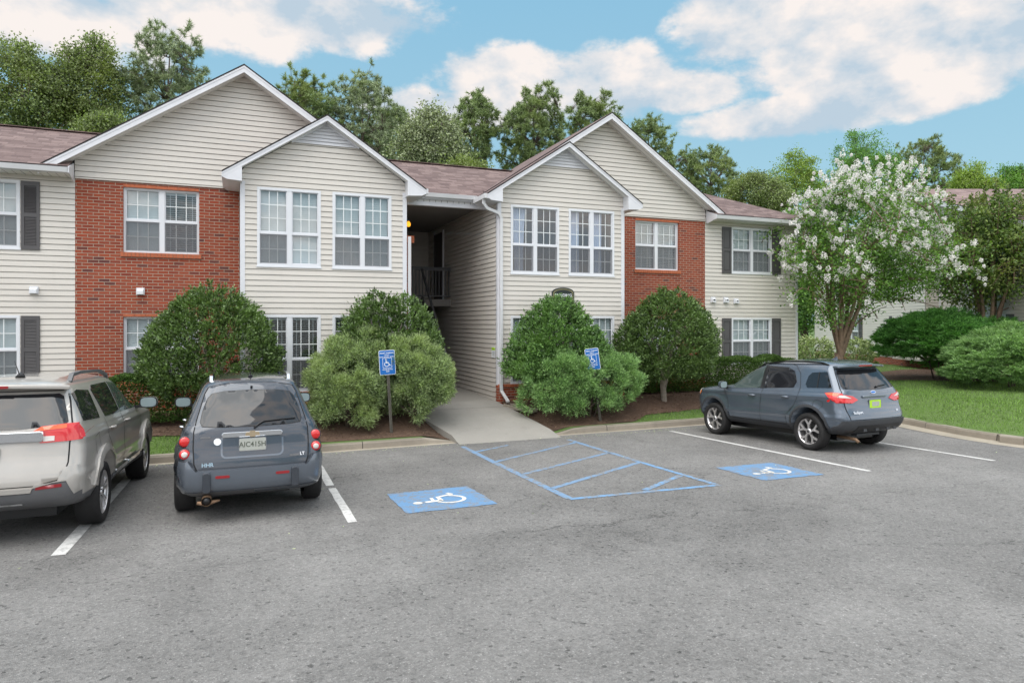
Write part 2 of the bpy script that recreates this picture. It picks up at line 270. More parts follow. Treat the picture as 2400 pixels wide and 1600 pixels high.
def m_leaf(name, a, b, c=None, gloss=.45, trans=.22, spec=.5, cscale=1.6):
    g = G(name); geo = g.n('ShaderNodeNewGeometry'); rnd = geo.outputs['Random Per Island']
    k = 1.6 if 'juniper' not in name and 'pine' not in name else (2.3 if 'pine' in name else 1.95); a, b = tuple(v * k for v in a), tuple(v * k for v in b); c = tuple(v * k for v in c) if c else c
    if name.startswith(('petal', 'mulch')): a, b = tuple(v / k for v in a), tuple(v / k for v in b)
    col = g.mix(g.math('POWER', rnd, 1.6), tuple(v * .62 for v in a), tuple(v * 1.22 for v in b)) if not name.startswith(('petal', 'mulch')) else g.mix(rnd, a, b)
    if c: col = g.mix(g.ramp(g.noise(cscale, 3, .6), .48, .66, 0, .8), col, c)
    g.base(col); g.set(Roughness=gloss); g.p.inputs['Specular IOR Level'].default_value = spec
    tl = g.n('ShaderNodeBsdfTranslucent'); x = g.n('ShaderNodeVectorMath', operation='MULTIPLY'); g.L.new(col, x.inputs[0]); x.inputs[1].default_value = (1.0, 1.0, 1.0) if name.startswith('petal') else (1.3, 1.5, .6); g.L.new(x.outputs[0], tl.inputs[0])
    mx = g.n('ShaderNodeMixShader'); mx.inputs[0].default_value = trans; g.L.new(g.p.outputs[0], mx.inputs[1]); g.L.new(tl.outputs[0], mx.inputs[2]); g.L.new(mx.outputs[0], g.out.inputs[0]); MATS[name] = g.m
m_leaf('leaf_holly', (.040, .075, .018), (.115, .175, .055), (.085, .14, .035), .36, .15, .6)
m_leaf('leaf_holly_bright', (.05, .11, .03), (.15, .25, .08), (.10, .18, .045), .38, .2, .5)
m_leaf('leaf_hedge', (.028, .055, .012), (.075, .135, .03), None, .6, .15, .25)
m_leaf('leaf_juniper', (.112, .145, .074), (.25, .308, .155), (.195, .235, .10), .7, .25, .2)
m_leaf('leaf_juniper_green', (.075, .135, .055), (.19, .29, .115), (.125, .20, .07), .7, .25, .2)
m_leaf('leaf_juniper_deep', (.04, .11, .03), (.12, .25, .07), (.07, .17, .035), .7, .25, .2)
m_leaf('leaf_pine', (.065, .088, .038), (.15, .19, .085), (.12, .145, .05), .6, .15, .3, .5)
m_leaf('leaf_pine_grey', (.095, .115, .07), (.19, .22, .14), (.13, .155, .08), .6, .15, .3, .5)
m_leaf('leaf_oak', (.085, .11, .045), (.19, .23, .10), (.14, .165, .05), .5, .3, .4, .4)
m_leaf('leaf_dusty', (.13, .15, .09), (.26, .29, .18), None, .6, .2, .4)
m_leaf('leaf_lime', (.10, .15, .03), (.22, .29, .07), (.16, .22, .04), .5, .35, .4, .5)
m_leaf('leaf_green', (.055, .12, .03), (.13, .25, .06), (.10, .19, .03), .5, .3, .4, .5)
m_leaf('leaf_crape', (.05, .11, .022), (.12, .22, .045), (.09, .15, .02), .45, .3, .4, 1.2)
m_leaf('leaf_crape_dark', (.045, .085, .02), (.11, .16, .035), (.12, .12, .03), .45, .25, .4, 1.)
m_leaf('leaf_variegated', (.12, .17, .07), (.38, .42, .24), None, .5, .2, .4)
m_leaf('petal_white', (.78, .75, .72), (.90, .88, .86), None, .8, .12, .1)
m_leaf('grass_blade', (.075, .125, .03), (.165, .26, .065), (.12, .20, .045), .6, .35, .3, .7)
m_leaf('mulch_chip', (.06, .035, .022), (.30, .20, .14), None, .9, .05, .2)
def m_lamp():
    g = G('lamp_amber'); g.base((.9, .5, .05)); g.p.inputs['Emission Color'].default_value = (1, .42, .03, 1); g.p.inputs['Emission Strength'].default_value = .75; MATS['lamp_amber'] = g.m
m_lamp()
MT = MATS
# ------------------------------------------------------------------ object helpers
def tag(o, label=None, cat=None, group=None, kind=None):
    if label: o['label'] = label
    if cat: o['category'] = cat
    if group: o['group'] = group
    if kind: o['kind'] = kind
    return o
def thing(name, label, cat, loc=(0, 0, 0), rot=(0, 0, 0), group=None):
    o = bpy.data.objects.new(name, None); COL.objects.link(o); o.location = loc; o.rotation_euler = rot; o.empty_display_size = .2
    return tag(o, label, cat, group)
class MB:
    "mesh builder with several materials"
    def __init__(s): s.v = []; s.f = []; s.mi = []; s.mats = []; s.sm = []
    def mat(s, m):
        if m not in s.mats: s.mats.append(m)
        return s.mats.index(m)
    def add(s, vs, fs, m, smooth=False):
        b = len(s.v); s.v += [tuple(v) for v in vs]; i = s.mat(m)
        for f in fs: s.f.append(tuple(b + k for k in f)); s.mi.append(i); s.sm.append(smooth)
    def box(s, x0, x1, y0, y1, z0, z1, m, T=None):
        vs = [(x, y, z) for x in (x0, x1) for y in (y0, y1) for z in (z0, z1)]
        if T: vs = [T(v) for v in vs]
        s.add(vs, [(0, 1, 3, 2), (4, 6, 7, 5), (0, 4, 5, 1), (2, 3, 7, 6), (0, 2, 6, 4), (1, 5, 7, 3)], m)
    def quad(s, a, b, c, d, m): s.add([a, b, c, d], [(0, 1, 2, 3)], m)
    def poly(s, pts, m): s.add(pts, [tuple(range(len(pts)))], m)
    def prism(s, pts, d, m):
        "extrude a polygon (list of 3d pts) by the vector d"
        n = len(pts); q = [tuple(p[i] + d[i] for i in range(3)) for p in pts]
        s.add(list(pts) + q, [tuple(range(n))[::-1], tuple(range(n, 2 * n))] + [(i, (i + 1) % n, n + (i + 1) % n, n + i) for i in range(n)], m)
    def tube(s, pts, rads, m, k=6, smooth=True, cap=True):
        pts = [Vector(p) for p in pts]; vs = []
        if not hasattr(rads, '__len__'): rads = [rads] * len(pts)
        up = Vector((0, 0, 1)); prev = None
        for i, p in enumerate(pts):
            d = (pts[min(i + 1, len(pts) - 1)] - pts[max(i - 1, 0)])
            d = d.normalized() if d.length > 1e-9 else up
            a = prev if prev is not None else (Vector((1, 0, 0)) if abs(d.z) > .9 else up)
            u = (a - d * a.dot(d)); u = u.normalized() if u.length > 1e-6 else d.orthogonal().normalized(); prev = u; v_ = d.cross(u)
            for j in range(k): t = 2 * math.pi * j / k; vs.append(p + (u * math.cos(t) + v_ * math.sin(t)) * rads[i])
        fs = [(i * k + j, i * k + (j + 1) % k, (i + 1) * k + (j + 1) % k, (i + 1) * k + j) for i in range(len(pts) - 1) for j in range(k)]
        if cap: fs += [tuple(range(k))[::-1], tuple((len(pts) - 1) * k + j for j in range(k))]
        s.add(vs, fs, m, smooth)
    def beam(s, pts, w, h, m, up=(0, 0, 1)):
        "rectangular section swept along a path"
        pts = [Vector(p) for p in pts]; vs = []
        for i, p in enumerate(pts):
            d = (pts[min(i + 1, len(pts) - 1)] - pts[max(i - 1, 0)]).normalized(); u = Vector(up); sd_ = d.cross(u)
            sd_ = sd_.normalized() if sd_.length > 1e-3 else Vector((1, 0, 0)); u = sd_.cross(d).normalized()
            for a, b in ((-1, -1), (1, -1), (1, 1), (-1, 1)): vs.append(p + sd_ * (a * w / 2) + u * (b * h / 2))
        n = len(pts); s.add(vs, [(i * 4 + j, i * 4 + (j + 1) % 4, i * 4 + 4 + (j + 1) % 4, i * 4 + 4 + j) for i in range(n - 1) for j in range(4)] + [(3, 2, 1, 0), (n * 4 - 4, n * 4 - 3, n * 4 - 2, n * 4 - 1)], m)
    def build(s, name, parent=None, loc=None, bevel=0):
        me = bpy.data.meshes.new(name); me.from_pydata(s.v, [], s.f)
        for m in s.mats: me.materials.append(MT[m])
        me.polygons.foreach_set('material_index', s.mi); me.polygons.foreach_set('use_smooth', s.sm); me.update()
        o = bpy.data.objects.new(name, me); COL.objects.link(o)
        if parent: o.parent = parent
        if loc: o.location = loc
        if bevel:
            b = o.modifiers.new('bevel', 'BEVEL'); b.width = bevel; b.segments = 2; b.limit_method = 'ANGLE'; b.angle_limit = R(40)
        return o
def np_mesh(name, V, F, mats, parent=None, mi=None, smooth=False):
    "V (n,3); F (m,k) constant face size"
    me = bpy.data.meshes.new(name); n, k = F.shape
    me.vertices.add(len(V)); me.vertices.foreach_set('co', V.astype(np.float32).ravel()); me.loops.add(n * k); me.loops.foreach_set('vertex_index', F.astype(np.int32).ravel())
    me.polygons.add(n); me.polygons.foreach_set('loop_start', np.arange(0, n * k, k, dtype=np.int32))
    try: me.polygons.foreach_set('loop_total', np.full(n, k, dtype=np.int32))
    except Exception: pass
    for m in mats: me.materials.append(MT[m])
    if mi is not None: me.polygons.foreach_set('material_index', mi.astype(np.int32))
    me.polygons.foreach_set('use_smooth', np.full(n, smooth)); me.update(calc_edges=True); me.validate()
    o = bpy.data.objects.new(name, me); COL.objects.link(o)
    if parent: o.parent = parent
    return o
def text_geo(s, size, font_bold=False):
    "returns (verts2d, faces) of a filled text centred on the origin"
    cu = bpy.data.curves.new('t', 'FONT'); cu.body = s; cu.size = size; cu.align_x = 'CENTER'; cu.align_y = 'CENTER'; cu.resolution_u = 3
    if font_bold: cu.offset = size * .018
    o = bpy.data.objects.new('t', cu); COL.objects.link(o); dg = bpy.context.evaluated_depsgraph_get(); me = bpy.data.meshes.new_from_object(o.evaluated_get(dg))
    v = [(a.co.x, a.co.y) for a in me.vertices]; f = [tuple(p.vertices) for p in me.polygons]; bpy.data.objects.remove(o); bpy.data.meshes.remove(me); return v, f
def stroke(pts, w):
    "2d polyline with width -> verts, faces"
    pts = [Vector((p[0], p[1])) for p in pts]; vs = []; fs = []
    for i, p in enumerate(pts):
        d = (pts[min(i + 1, len(pts) - 1)] - pts[max(i - 1, 0)]).normalized(); n = Vector((-d.y, d.x)) * w / 2; vs += [tuple(p + n), tuple(p - n)]
    for i in range(len(pts) - 1): fs.append((2 * i, 2 * i + 1, 2 * i + 3, 2 * i + 2))
    return vs, fs
def arc2(cx, cy, r, a0, a1, n=20): return [(cx + r * math.cos(R(a0 + (a1 - a0) * i / n)), cy + r * math.sin(R(a0 + (a1 - a0) * i / n))) for i in range(n + 1)]
def wheelchair2d():
    "accessibility symbol in a unit square centred on the origin, as list of (verts, faces)"
    P = []
    P.append((arc2(-.12, .36, .075, 0, 360, 16)[:-1], [tuple(range(16))]))
    P.append(stroke([(-.12, .24), (-.09, -.04)], .10)); P.append(stroke([(-.09, .10), (.12, .085)], .055))
    P.append(stroke([(-.10, -.02), (.14, -.03), (.25, -.30)], .075)); P.append(stroke([(.24, -.30), (.36, -.25)], .065))
    P.append(stroke(arc2(-.06, -.16, .235, 118, 345, 28), .062)); return P
# ------------------------------------------------------------------ terrain
SL = -.031
def zasph(x, y): return SL * y
def catmull(P, k=8):
    P = [Vector(p) for p in P]; out = []
    for i in range(len(P) - 1):
        a, b, c, d = P[max(i - 1, 0)], P[i], P[i + 1], P[min(i + 2, len(P) - 1)]
        for j in range(k): t = j / k; out.append(.5 * ((2 * b) + (c - a) * t + (2 * a - 5 * b + 4 * c - d) * t * t + (3 * b - a - 3 * c + d) * t ** 3))
    out.append(P[-1]); return out
CURB = [(-45, 13.40), (-10, 13.40), (0, 13.42), (4.2, 13.52), (6.3, 13.56), (9, 13.62), (11.3, 13.70), (12.9, 13.62), (14.1, 13.2), (14.75, 12.4), (14.72, 11.5), (14.33, 10.45), (14.0, 9.4), (13.88, 8.4), (13.85, 5), (13.85, -30)]
CP = [(p.x, p.y) for p in catmull([(x, y, 0) for x, y in CURB], 8)]
CPn = np.array(CP)
def curb_dist(x, y):
    a = CPn[:-1]; b = CPn[1:]; ab = b - a; t = np.clip(((x - a[:, 0]) * ab[:, 0] + (y - a[:, 1]) * ab[:, 1]) / (ab ** 2).sum(1), 0, 1); q = a + ab * t[:, None]
    d = np.hypot(x - q[:, 0], y - q[:, 1]); i = d.argmin(); return d[i], q[i]
def smooth(t): t = min(max(t, 0), 1); return t * t * (3 - 2 * t)
CH = .135
def zlawn(x, y):
    d, q = curb_dist(x, y); tp = 1.0
    if q[1] > 13 and 3.3 < q[0] < 7.2: tp = smooth((4.22 - q[0]) / .75) if q[0] < 5.2 else smooth((q[0] - 6.25) / .75)
    z0 = zasph(q[0], q[1]) + CH * tp; tgt = .12
    if x > 14: tgt = .12 + .1 * smooth((x - 15) / 12)
    return z0 + (tgt - z0) * smooth((d - .12) / 1.9) + .012 * math.sin(x * 1.7) * math.cos(y * 2.1) * smooth(d)
def in_lot(x, y):
    # lot is on the camera side of the curb path
    inside = False; poly = CP + [(-45, -30)]; n = len(poly); j = n - 1
    for i in range(n):
        xi, yi = poly[i]; xj, yj = poly[j]
        if (yi > y) != (yj > y) and x < (xj - xi) * (y - yi) / (yj - yi) + xi: inside = not inside
        j = i
    return inside
def terrain():
    pts = list(CP); ne = len(pts); edges = [(i, i + 1) for i in range(ne - 1)]
    def grid(x0, x1, y0, y1, s):
        x = x0
        while x <= x1:
            y = y0
            while y <= y1:
                if not in_lot(x, y) and curb_dist(x, y)[0] > s * .5: pts.append((x + random.uniform(-.1, .1) * s, y + random.uniform(-.1, .1) * s))
                y += s
            x += s
    grid(-9, 17, 13.6, 16.4, .34); grid(14, 27, 4, 22, .5); grid(-9, 60, 16.8, 24, 1.7); grid(28, 60, -6, 16, 3); grid(-45, 120, 26, 140, 14); grid(-45, -10, 13.6, 25, 4); grid(62, 160, -60, 24, 16)
    pts += [(-600, 13.4), (-600, 900), (900, 900), (900, -30), (13.85, -30.01), (300, 900), (300, -30), (-300, 900)]
    vs, es, fs, *_ = delaunay_2d_cdt([Vector(p) for p in pts], edges, [], 0, 1e-4)
    keep = [f for f in fs if not in_lot(sum(vs[i].x for i in f) / 3, sum(vs[i].y for i in f) / 3) and not (sum(vs[i].y for i in f) / 3 < 13.4 and sum(vs[i].x for i in f) / 3 < 13)]
    b = MB(); b.add([(v.x, v.y, min(zlawn(v.x, v.y), zwalk(v.x, v.y) - .07) if 3.6 < v.x < 6.3 and v.y < 23 else zlawn(v.x, v.y)) for v in vs], keep, 'grass_soil', True)
    o = b.build('lawn'); tag(o, kind='structure')
def lot():
    b = MB(); poly = [(x, y) for x, y in CP] + [(-45, -30)]
    b.poly([(x, y, zasph(x, y)) for x, y in poly], 'asphalt')
    b.quad((-45, 13.4, zasph(0, 13.4)), (-200, 13.4, zasph(0, 13.4)), (-200, -200, zasph(0, -200)), (-45, -200, zasph(0, -200)), 'asphalt')
    b.quad((-45, -30, zasph(0, -30)), (-45, -200, zasph(0, -200)), (200, -200, zasph(0, -200)), (200, -30, zasph(0, -30)), 'asphalt')
    o = b.build('parking_lot'); tag(o, kind='structure'); return o
LOT = lot()
def lotpart(name, pieces, m, lift, label=None):
    b = MB()
    for vs, fs in pieces: b.add([(x, y, zasph(x, y) + lift) for x, y in vs], fs, m)
    o = b.build(name, LOT)
    if label: o['label'] = label
    return o
def seg(x0, y0, x1, y1, w, n=10):
    # hand painted line with slightly uneven edges
    pts = [(x0 + (x1 - x0) * i / n, y0 + (y1 - y0) * i / n) for i in range(n + 1)]; vs, fs = stroke(pts, w)
    return [(x + random.uniform(-.004, .004), y + random.uniform(-.004, .004)) for x, y in vs], fs
lotpart('parking_line', [seg(-1.60, 12.9, -1.66, 7.9, .13)], 'line_white', .004, 'white line under the beige car')
lotpart('parking_line', [seg(1.27, 12.7, 1.235, 10.15, .115), seg(1.235, 9.95, 1.22, 7.95, .105)], 'line_white', .004, 'patched white line beside the grey car')
lotpart('parking_line', [seg(9.10, 12.95, 9.04, 7.66, .10)], 'line_white', .004)
lotpart('parking_line', [seg(11.80, 12.95, 11.62, 7.45, .10)], 'line_white', .004)
lotpart('hatched_marking', [seg(4.12, 12.85, 4.06, 10.66, .11), seg(4.06, 10.66, 4.02, 7.95, .11), seg(6.42, 12.8, 6.32, 9.9, .11), seg(4.10, 10.95, 6.38, 12.35, .10),
        seg(4.08, 9.72, 6.34, 10.95, .10), seg(4.05, 8.60, 6.30, 9.85, .10)], 'line_blue', .004, 'blue hatched access aisle')
lotpart('hatched_marking', [seg(6.31, 9.9, 6.29, 7.85, .09), seg(4.0, 7.93, 6.32, 7.82, .10), seg(5.18, 7.98, 6.24, 8.62, .10), seg(4.12, 12.10, 5.0, 12.62, .08)], 'line_blue_faint', .0045, 'worn blue edge of the access aisle')
def square(x, y, s, a):
    def tf(p, lift=0): c, s_ = math.cos(a), math.sin(a); return (x + c * p[0] - s_ * p[1], y + s_ * p[0] + c * p[1])
    q = []; n = 8
    for k in range(4):
        a0, a1 = [(-.5, -.5), (.5, -.5), (.5, .5), (-.5, .5)][k], [(.5, -.5), (.5, .5), (-.5, .5), (-.5, -.5)][k]
        for i in range(n): q.append(((a0[0] + (a1[0] - a0[0]) * i / n) * s + random.uniform(-.012, .012), (a0[1] + (a1[1] - a0[1]) * i / n) * s + random.uniform(-.012, .012)))
    lotpart('blue_square', [([tf(p) for p in q], [tuple(range(len(q)))])], 'square_blue', .005, 'blue painted square')
    pcs = []
    for vs, fs in wheelchair2d(): pcs.append(([tf((-py * s * .72 - .03, px * s * .72 - .03)) for px, py in vs], fs))
    lotpart('wheelchair_symbol', pcs, 'symbol_white', .009, 'white wheelchair symbol')
square(2.46, 8.66, 1.17, R(1)); square(7.66, 8.33, 1.12, R(-1.5))
def curb_piece(pts, taper0, taper1, name='curb'):
    # profile: (offset towards lawn, height)
    L_ = [0]
    for i in range(1, len(pts)): L_.append(L_[-1] + math.dist(pts[i], pts[i - 1]))
    b = MB(); vs = []; prof = [(-.46, .003), (-.03, .006), (-.018, .10), (-.005, .125), (.02, CH), (.14, CH), (.15, CH - .02), (.15, -.15)]; k = len(prof)
    for i, p in enumerate(pts):
        a, c = pts[max(i - 1, 0)], pts[min(i + 1, len(pts) - 1)]; d = Vector((c[0] - a[0], c[1] - a[1])).normalized(); n = Vector((-d.y, d.x))
        t = 1.
        if taper0: t = min(t, smooth(L_[i] / taper0))
        if taper1: t = min(t, smooth((L_[-1] - L_[i]) / taper1))
        z = zasph(*p); j = .004 * math.sin(i * 3.1)
        for o_, h in prof: vs.append((p[0] + n.x * o_ + j, p[1] + n.y * o_ + j, z + (h * t if h > .01 else h) + (.004 if h > .01 else 0)))
    fs = [(i * k + j, (i + 1) * k + j, (i + 1) * k + j + 1, i * k + j + 1) for i in range(len(pts) - 1) for j in range(k - 1)]
    b.add(vs, fs, 'curb_concrete', False)
    for q in range(0, len(b.mi)):
        if q % (k - 1) == 0: b.mi[q] = b.mat('gutter_pan')
    # expansion joints: thin dark strips every ~3 m
    s_ = 1.5
    while s_ < L_[-1]:
        i = max(j for j in range(len(L_)) if L_[j] <= s_); i = min(i, len(pts) - 2); p, c = pts[i], pts[i + 1]; d = Vector((c[0] - p[0], c[1] - p[1])); d.normalize(); n = Vector((-d.y, d.x)); t = s_ - L_[i]
        q = (p[0] + d.x * t, p[1] + d.y * t)
        if (not taper0 or s_ > taper0) and (not taper1 or L_[-1] - s_ > taper1):
            z = zasph(*q)
            for (o0, h0), (o1, h1) in zip(prof[1:5], prof[2:6]):
                e = .003; w_ = .006
                b.quad(*[(q[0] + n.x * (oo - e) + d.x * ww, q[1] + n.y * (oo - e) + d.y * ww, z + hh + .007) for oo, hh, ww in ((o0, h0, -w_), (o0, h0, w_), (o1, h1, w_), (o1, h1, -w_))], 'dark_gap')
        s_ += 3.05
    tag(b.build(name), kind='structure')
def dens(pts, step=.25):
    out = [pts[0]]
    for a, b in zip(pts, pts[1:]):
        n = max(1, int(math.dist(a, b) / step))
        if math.dist(a, b) > 8: n = 3
        for i in range(1, n + 1): out.append((a[0] + (b[0] - a[0]) * i / n, a[1] + (b[1] - a[1]) * i / n))
    return out
c1 = dens([p for p in CP if p[0] < 4.3 and p[1] > 13]); c2 = dens([p for p in CP if p[0] > 6.25])
curb_piece(c1, 0, .75); curb_piece(c2, .75, 0)
def zwalk(x, y):
    t = (y - 13.25) / 2.25; z0 = zasph(x, 13.25) + .012
    if y < 15.5: return z0 + (.13 - z0) * (t ** .9 if t > 0 else t)
    return .13 + .09 * min((y - 15.5) / 3, 1)
def walkway():
    b = MB(); rows = [13.05, 13.3, 13.6, 13.9, 14.3, 14.7, 15.1, 15.5, 16.0, 17, 18, 19.5, 22.4]; n = 8; vs = []
    def xl(y): return np.interp(y, [13.05, 13.6, 14.1, 15.2, 15.5, 23], [4.15, 4.12, 3.95, 3.55, 3.61, 3.61])
    def xr(y): return np.interp(y, [13.05, 13.6, 14.2, 15.0, 15.42, 15.5, 23], [6.45, 6.38, 6.2, 5.98, 5.88, 5.84, 5.84])
    for y in rows:
        for i in range(n + 1): x = xl(y) + (xr(y) - xl(y)) * i / n; vs.append((x, y, zwalk(x, y) + .012))
    fs = [(r * (n + 1) + i, r * (n + 1) + i + 1, (r + 1) * (n + 1) + i + 1, (r + 1) * (n + 1) + i) for r in range(len(rows) - 1) for i in range(n)]
    b.add(vs, fs, 'concrete', True)
    # edges
    for side in (0, n):
        for r in range(len(rows) - 1):
            a, c = vs[r * (n + 1) + side], vs[(r + 1) * (n + 1) + side]; b.quad(a, c, (c[0], c[1], c[2] - .3), (a[0], a[1], a[2] - .3), 'concrete')
    for y in (15.1,):
        a, c = xl(y), xr(y); b.quad((a, y, zwalk(a, y) + .015), (c, y, zwalk(c, y) + .015), (c, y + .012, zwalk(c, y) + .015), (a, y + .012, zwalk(a, y) + .015), 'dark_gap')
    tag(b.build('walkway'), kind='structure')
walkway()
terrain()
def bed(poly, name='mulch_bed', s=.22, lift=.02):
    P = dens([p for p in poly] + [poly[0]], .2)[:-1]; pts = [Vector(p) for p in P]; ne = len(pts)
    xs = [p[0] for p in poly]; ys = [p[1] for p in poly]; x = min(xs)
    def ins(x, y):
        c = False; j = len(poly) - 1
        for i in range(len(poly)):
            if (poly[i][1] > y) != (poly[j][1] > y) and x < (poly[j][0] - poly[i][0]) * (y - poly[i][1]) / (poly[j][1] - poly[i][1]) + poly[i][0]: c = not c
            j = i
        return c
    while x < max(xs):
        y = min(ys)
        while y < max(ys):
            if ins(x, y): pts.append(Vector((x, y)))
            y += s
        x += s
    vs, es, fs, *_ = delaunay_2d_cdt(pts, [(i, (i + 1) % ne) for i in range(ne)], [], 0, 1e-5)
    fs = [f for f in fs if ins(sum(vs[i].x for i in f) / 3, sum(vs[i].y for i in f) / 3)]
    b = MB(); b.add([(v.x, v.y, zlawn(v.x, v.y) + lift) for v in vs], fs, 'mulch_soil', True); tag(b.build(name), kind='structure'); return ins, (min(xs), max(xs), min(ys), max(ys))
BEDS = [bed([(1.25, 13.60), (4.16, 13.64), (4.0, 14.1), (3.62, 15.2), (3.6, 15.6), (0.3, 15.6), (-3.6, 16.7), (-8, 16.7), (-8, 14.5), (-2, 14.45), (.7, 14.3)]),
        bed([(6.4, 13.68), (8.6, 13.76), (9.3, 14.25), (13, 14.7), (16.5, 15.2), (18, 16), (18, 17), (5.95, 17), (5.95, 15.35), (6.15, 14.5)]),
        bed([(19.8, 16.2), (21.2, 15.2), (22.3, 14.0), (24.4, 12.5), (30, 11), (34, 12), (34, 18), (24, 19), (20.6, 18)])]
# ------------------------------------------------------------------ leaf engine
def unit(a): return a / np.maximum(np.linalg.norm(a, axis=1, keepdims=True), 1e-9)
def rdir(n): return unit(RNG.normal(size=(n, 3)))
def leaf_arrays(C, D, L, W, fold=.25, up=None):
    "diamond leaves: C base points, D directions, L length, W width arrays"
    n = len(C); D = unit(D); U = unit(np.cross(D, rdir(n) if up is None else up)); Nn = np.cross(D, U)
    L = np.broadcast_to(L, (n,))[:, None]; W = np.broadcast_to(W, (n,))[:, None]
    V = np.stack([C, C + D * L * .48 + U * W / 2 + Nn * W * fold * .5, C + D * L, C + D * L * .48 - U * W / 2 + Nn * W * fold * .5], 1).reshape(-1, 3)
    F = np.arange(n * 4).reshape(n, 4); return V, F
def spike_arrays(C, D, L, W):
    n = len(C); D = unit(D); U = unit(np.cross(D, rdir(n))); L = np.broadcast_to(L, (n,))[:, None]; W = np.broadcast_to(W, (n,))[:, None]
    V = np.stack([C - U * W / 2, C + U * W / 2, C + D * L], 1).reshape(-1, 3); return V, np.arange(n * 3).reshape(n, 3)
def lumpy(P, k=9, amp=.16, seed=0, freq=1.):
    r = np.random.default_rng(seed); out = np.zeros(len(P))
    for i in range(k): d = r.normal(size=3); d /= np.linalg.norm(d); out += np.sin(P @ d * freq * r.uniform(2, 6) + r.uniform(0, 6)) / (1 + i * .3)
    return 1 + amp * out / 2.2
def shrub(name, label, cat, base, h, prof, squash, mat, n, leaf=(.065, .03), trunk=None, skirt=.0, seed=1, group=None, up=.25, sprigs=0, amp=.20, clip=None, lean=(0, 0), bark='bark_holly', spr=(.25, .6)):
    "dense leafy shrub: prof = radius at relative heights, squash = y factor"
    r = np.random.default_rng(seed); t = thing(name, label, cat, base, group=group)
    zs = np.array([p[0] for p in prof]) * h; rs = np.array([p[1] for p in prof])
    zz = r.uniform(zs[0], zs[-1], n * 3); rr = np.interp(zz, zs, rs); keep = r.uniform(0, rs.max(), n * 3) < rr + .08; zz = zz[keep][:n]; rr = rr[keep][:n]; m = len(zz)
    th = r.uniform(0, 2 * np.pi, m); dirs = np.stack([np.cos(th), np.sin(th), (zz / h - .45) * 1.5], 1); lf = lumpy(dirs, 10, amp, seed, 1.3); depth = 1 - np.abs(r.normal(0, .14, m)); depth = np.clip(depth, .25, 1.03)
    rad = rr * lf * depth; zj = zz + (lf - 1) * h * .3
    P = np.stack([np.cos(th) * rad + lean[0] * zz, np.sin(th) * rad * squash + lean[1] * zz, zj], 1)
    tw = m // 11; pick = r.integers(0, tw, m); axis = unit(np.stack([np.cos(th[:tw]), np.sin(th[:tw]), np.full(tw, .7)], 1) + r.normal(size=(tw, 3)) * .35); tl = r.uniform(0, 1, m); ext = r.uniform(.05, .17, tw)
    P = P[:tw][pick] + axis[pick] * (tl * ext[pick])[:, None] + r.normal(size=(m, 3)) * .022; zz = zz[:tw][pick]; th = th[:tw][pick]
    slope = np.gradient(rs, zs); sl = np.interp(zz, zs, slope); O = np.stack([np.cos(th), np.sin(th), np.clip(-sl, -1.2, 2.5)], 1); O = unit(O)
    D = unit(axis[pick] * (.35 + .8 * tl)[:, None] + O * .2 + r.normal(size=(m, 3)) * .55 + np.array([0, 0, up]))
    L = r.uniform(.7, 1.25, m) * leaf[0]; W = r.uniform(.8, 1.2, m) * leaf[1]
    if sprigs:   # upright shoots poking out of the crown
        sp, sd_ = [], []
        for i in range(sprigs):
            a = r.uniform(0, 6.28); q = r.uniform(0, .5) ** 1.0 * rs.max(); z0 = h * (1 - .35 * q / rs.max()) - .08; ln = r.uniform(*spr) * (1 - q / rs.max())
            k = int(ln / .012) + 6; tt = np.sort(r.uniform(0, 1, k)); c = np.stack([np.cos(a) * q + tt * r.normal(0, .04), np.sin(a) * q * squash + tt * r.normal(0, .04), z0 + tt * ln], 1); sp.append(c); sd_.append(unit(r.normal(size=(k, 3)) * .7 + np.array([0, 0, .8])))
        sp = np.concatenate(sp); sd_ = np.concatenate(sd_); P = np.concatenate([P, sp]); D = np.concatenate([D, sd_]); L = np.concatenate([L, np.full(len(sp), leaf[0] * .9)]); W = np.concatenate([W, np.full(len(sp), leaf[1] * .9)])
    if clip is not None: k = clip(P + np.array(base)); P, D, L, W = P[k], D[k], L[k], W[k]
    V, F = leaf_arrays(P, D, L, W, .5, up=unit(r.normal(size=(len(P), 3)) + np.array([0, 0, 1.2]))); np_mesh('foliage', V, F, [mat], t)
    b = MB()
    if trunk: 
        tz, trd, forks = trunk
        b.tube([(0, 0, -.12), (.01, 0, .05), (-.02, .01, tz * .6), (0, 0, tz)], [trd * 1.5, trd * 1.05, trd, trd * .8], bark, 8)
        for a, q in forks: b.tube([(0, 0, tz * .25), (math.cos(a) * q * .5, math.sin(a) * q * .5, tz * .65), (math.cos(a) * q, math.sin(a) * q, tz * 1.3)], [trd * .7, trd * .55, trd * .3], bark, 7)
    for i in range(16):
        a = r.uniform(0, 6.28); zt = r.uniform(.35, .9) * h; q = np.interp(zt, zs, rs) * .75; st = trunk[0] * .8 if trunk else 0
        b.tube([(0, 0, st), (math.cos(a) * q * .4, math.sin(a) * q * .4 * squash, st + (zt - st) * .5), (math.cos(a) * q + lean[0] * zt, math.sin(a) * q * squash, zt)], [.022, .015, .006], bark, 5)
    b.build('trunk' if trunk else 'branches', t); return t
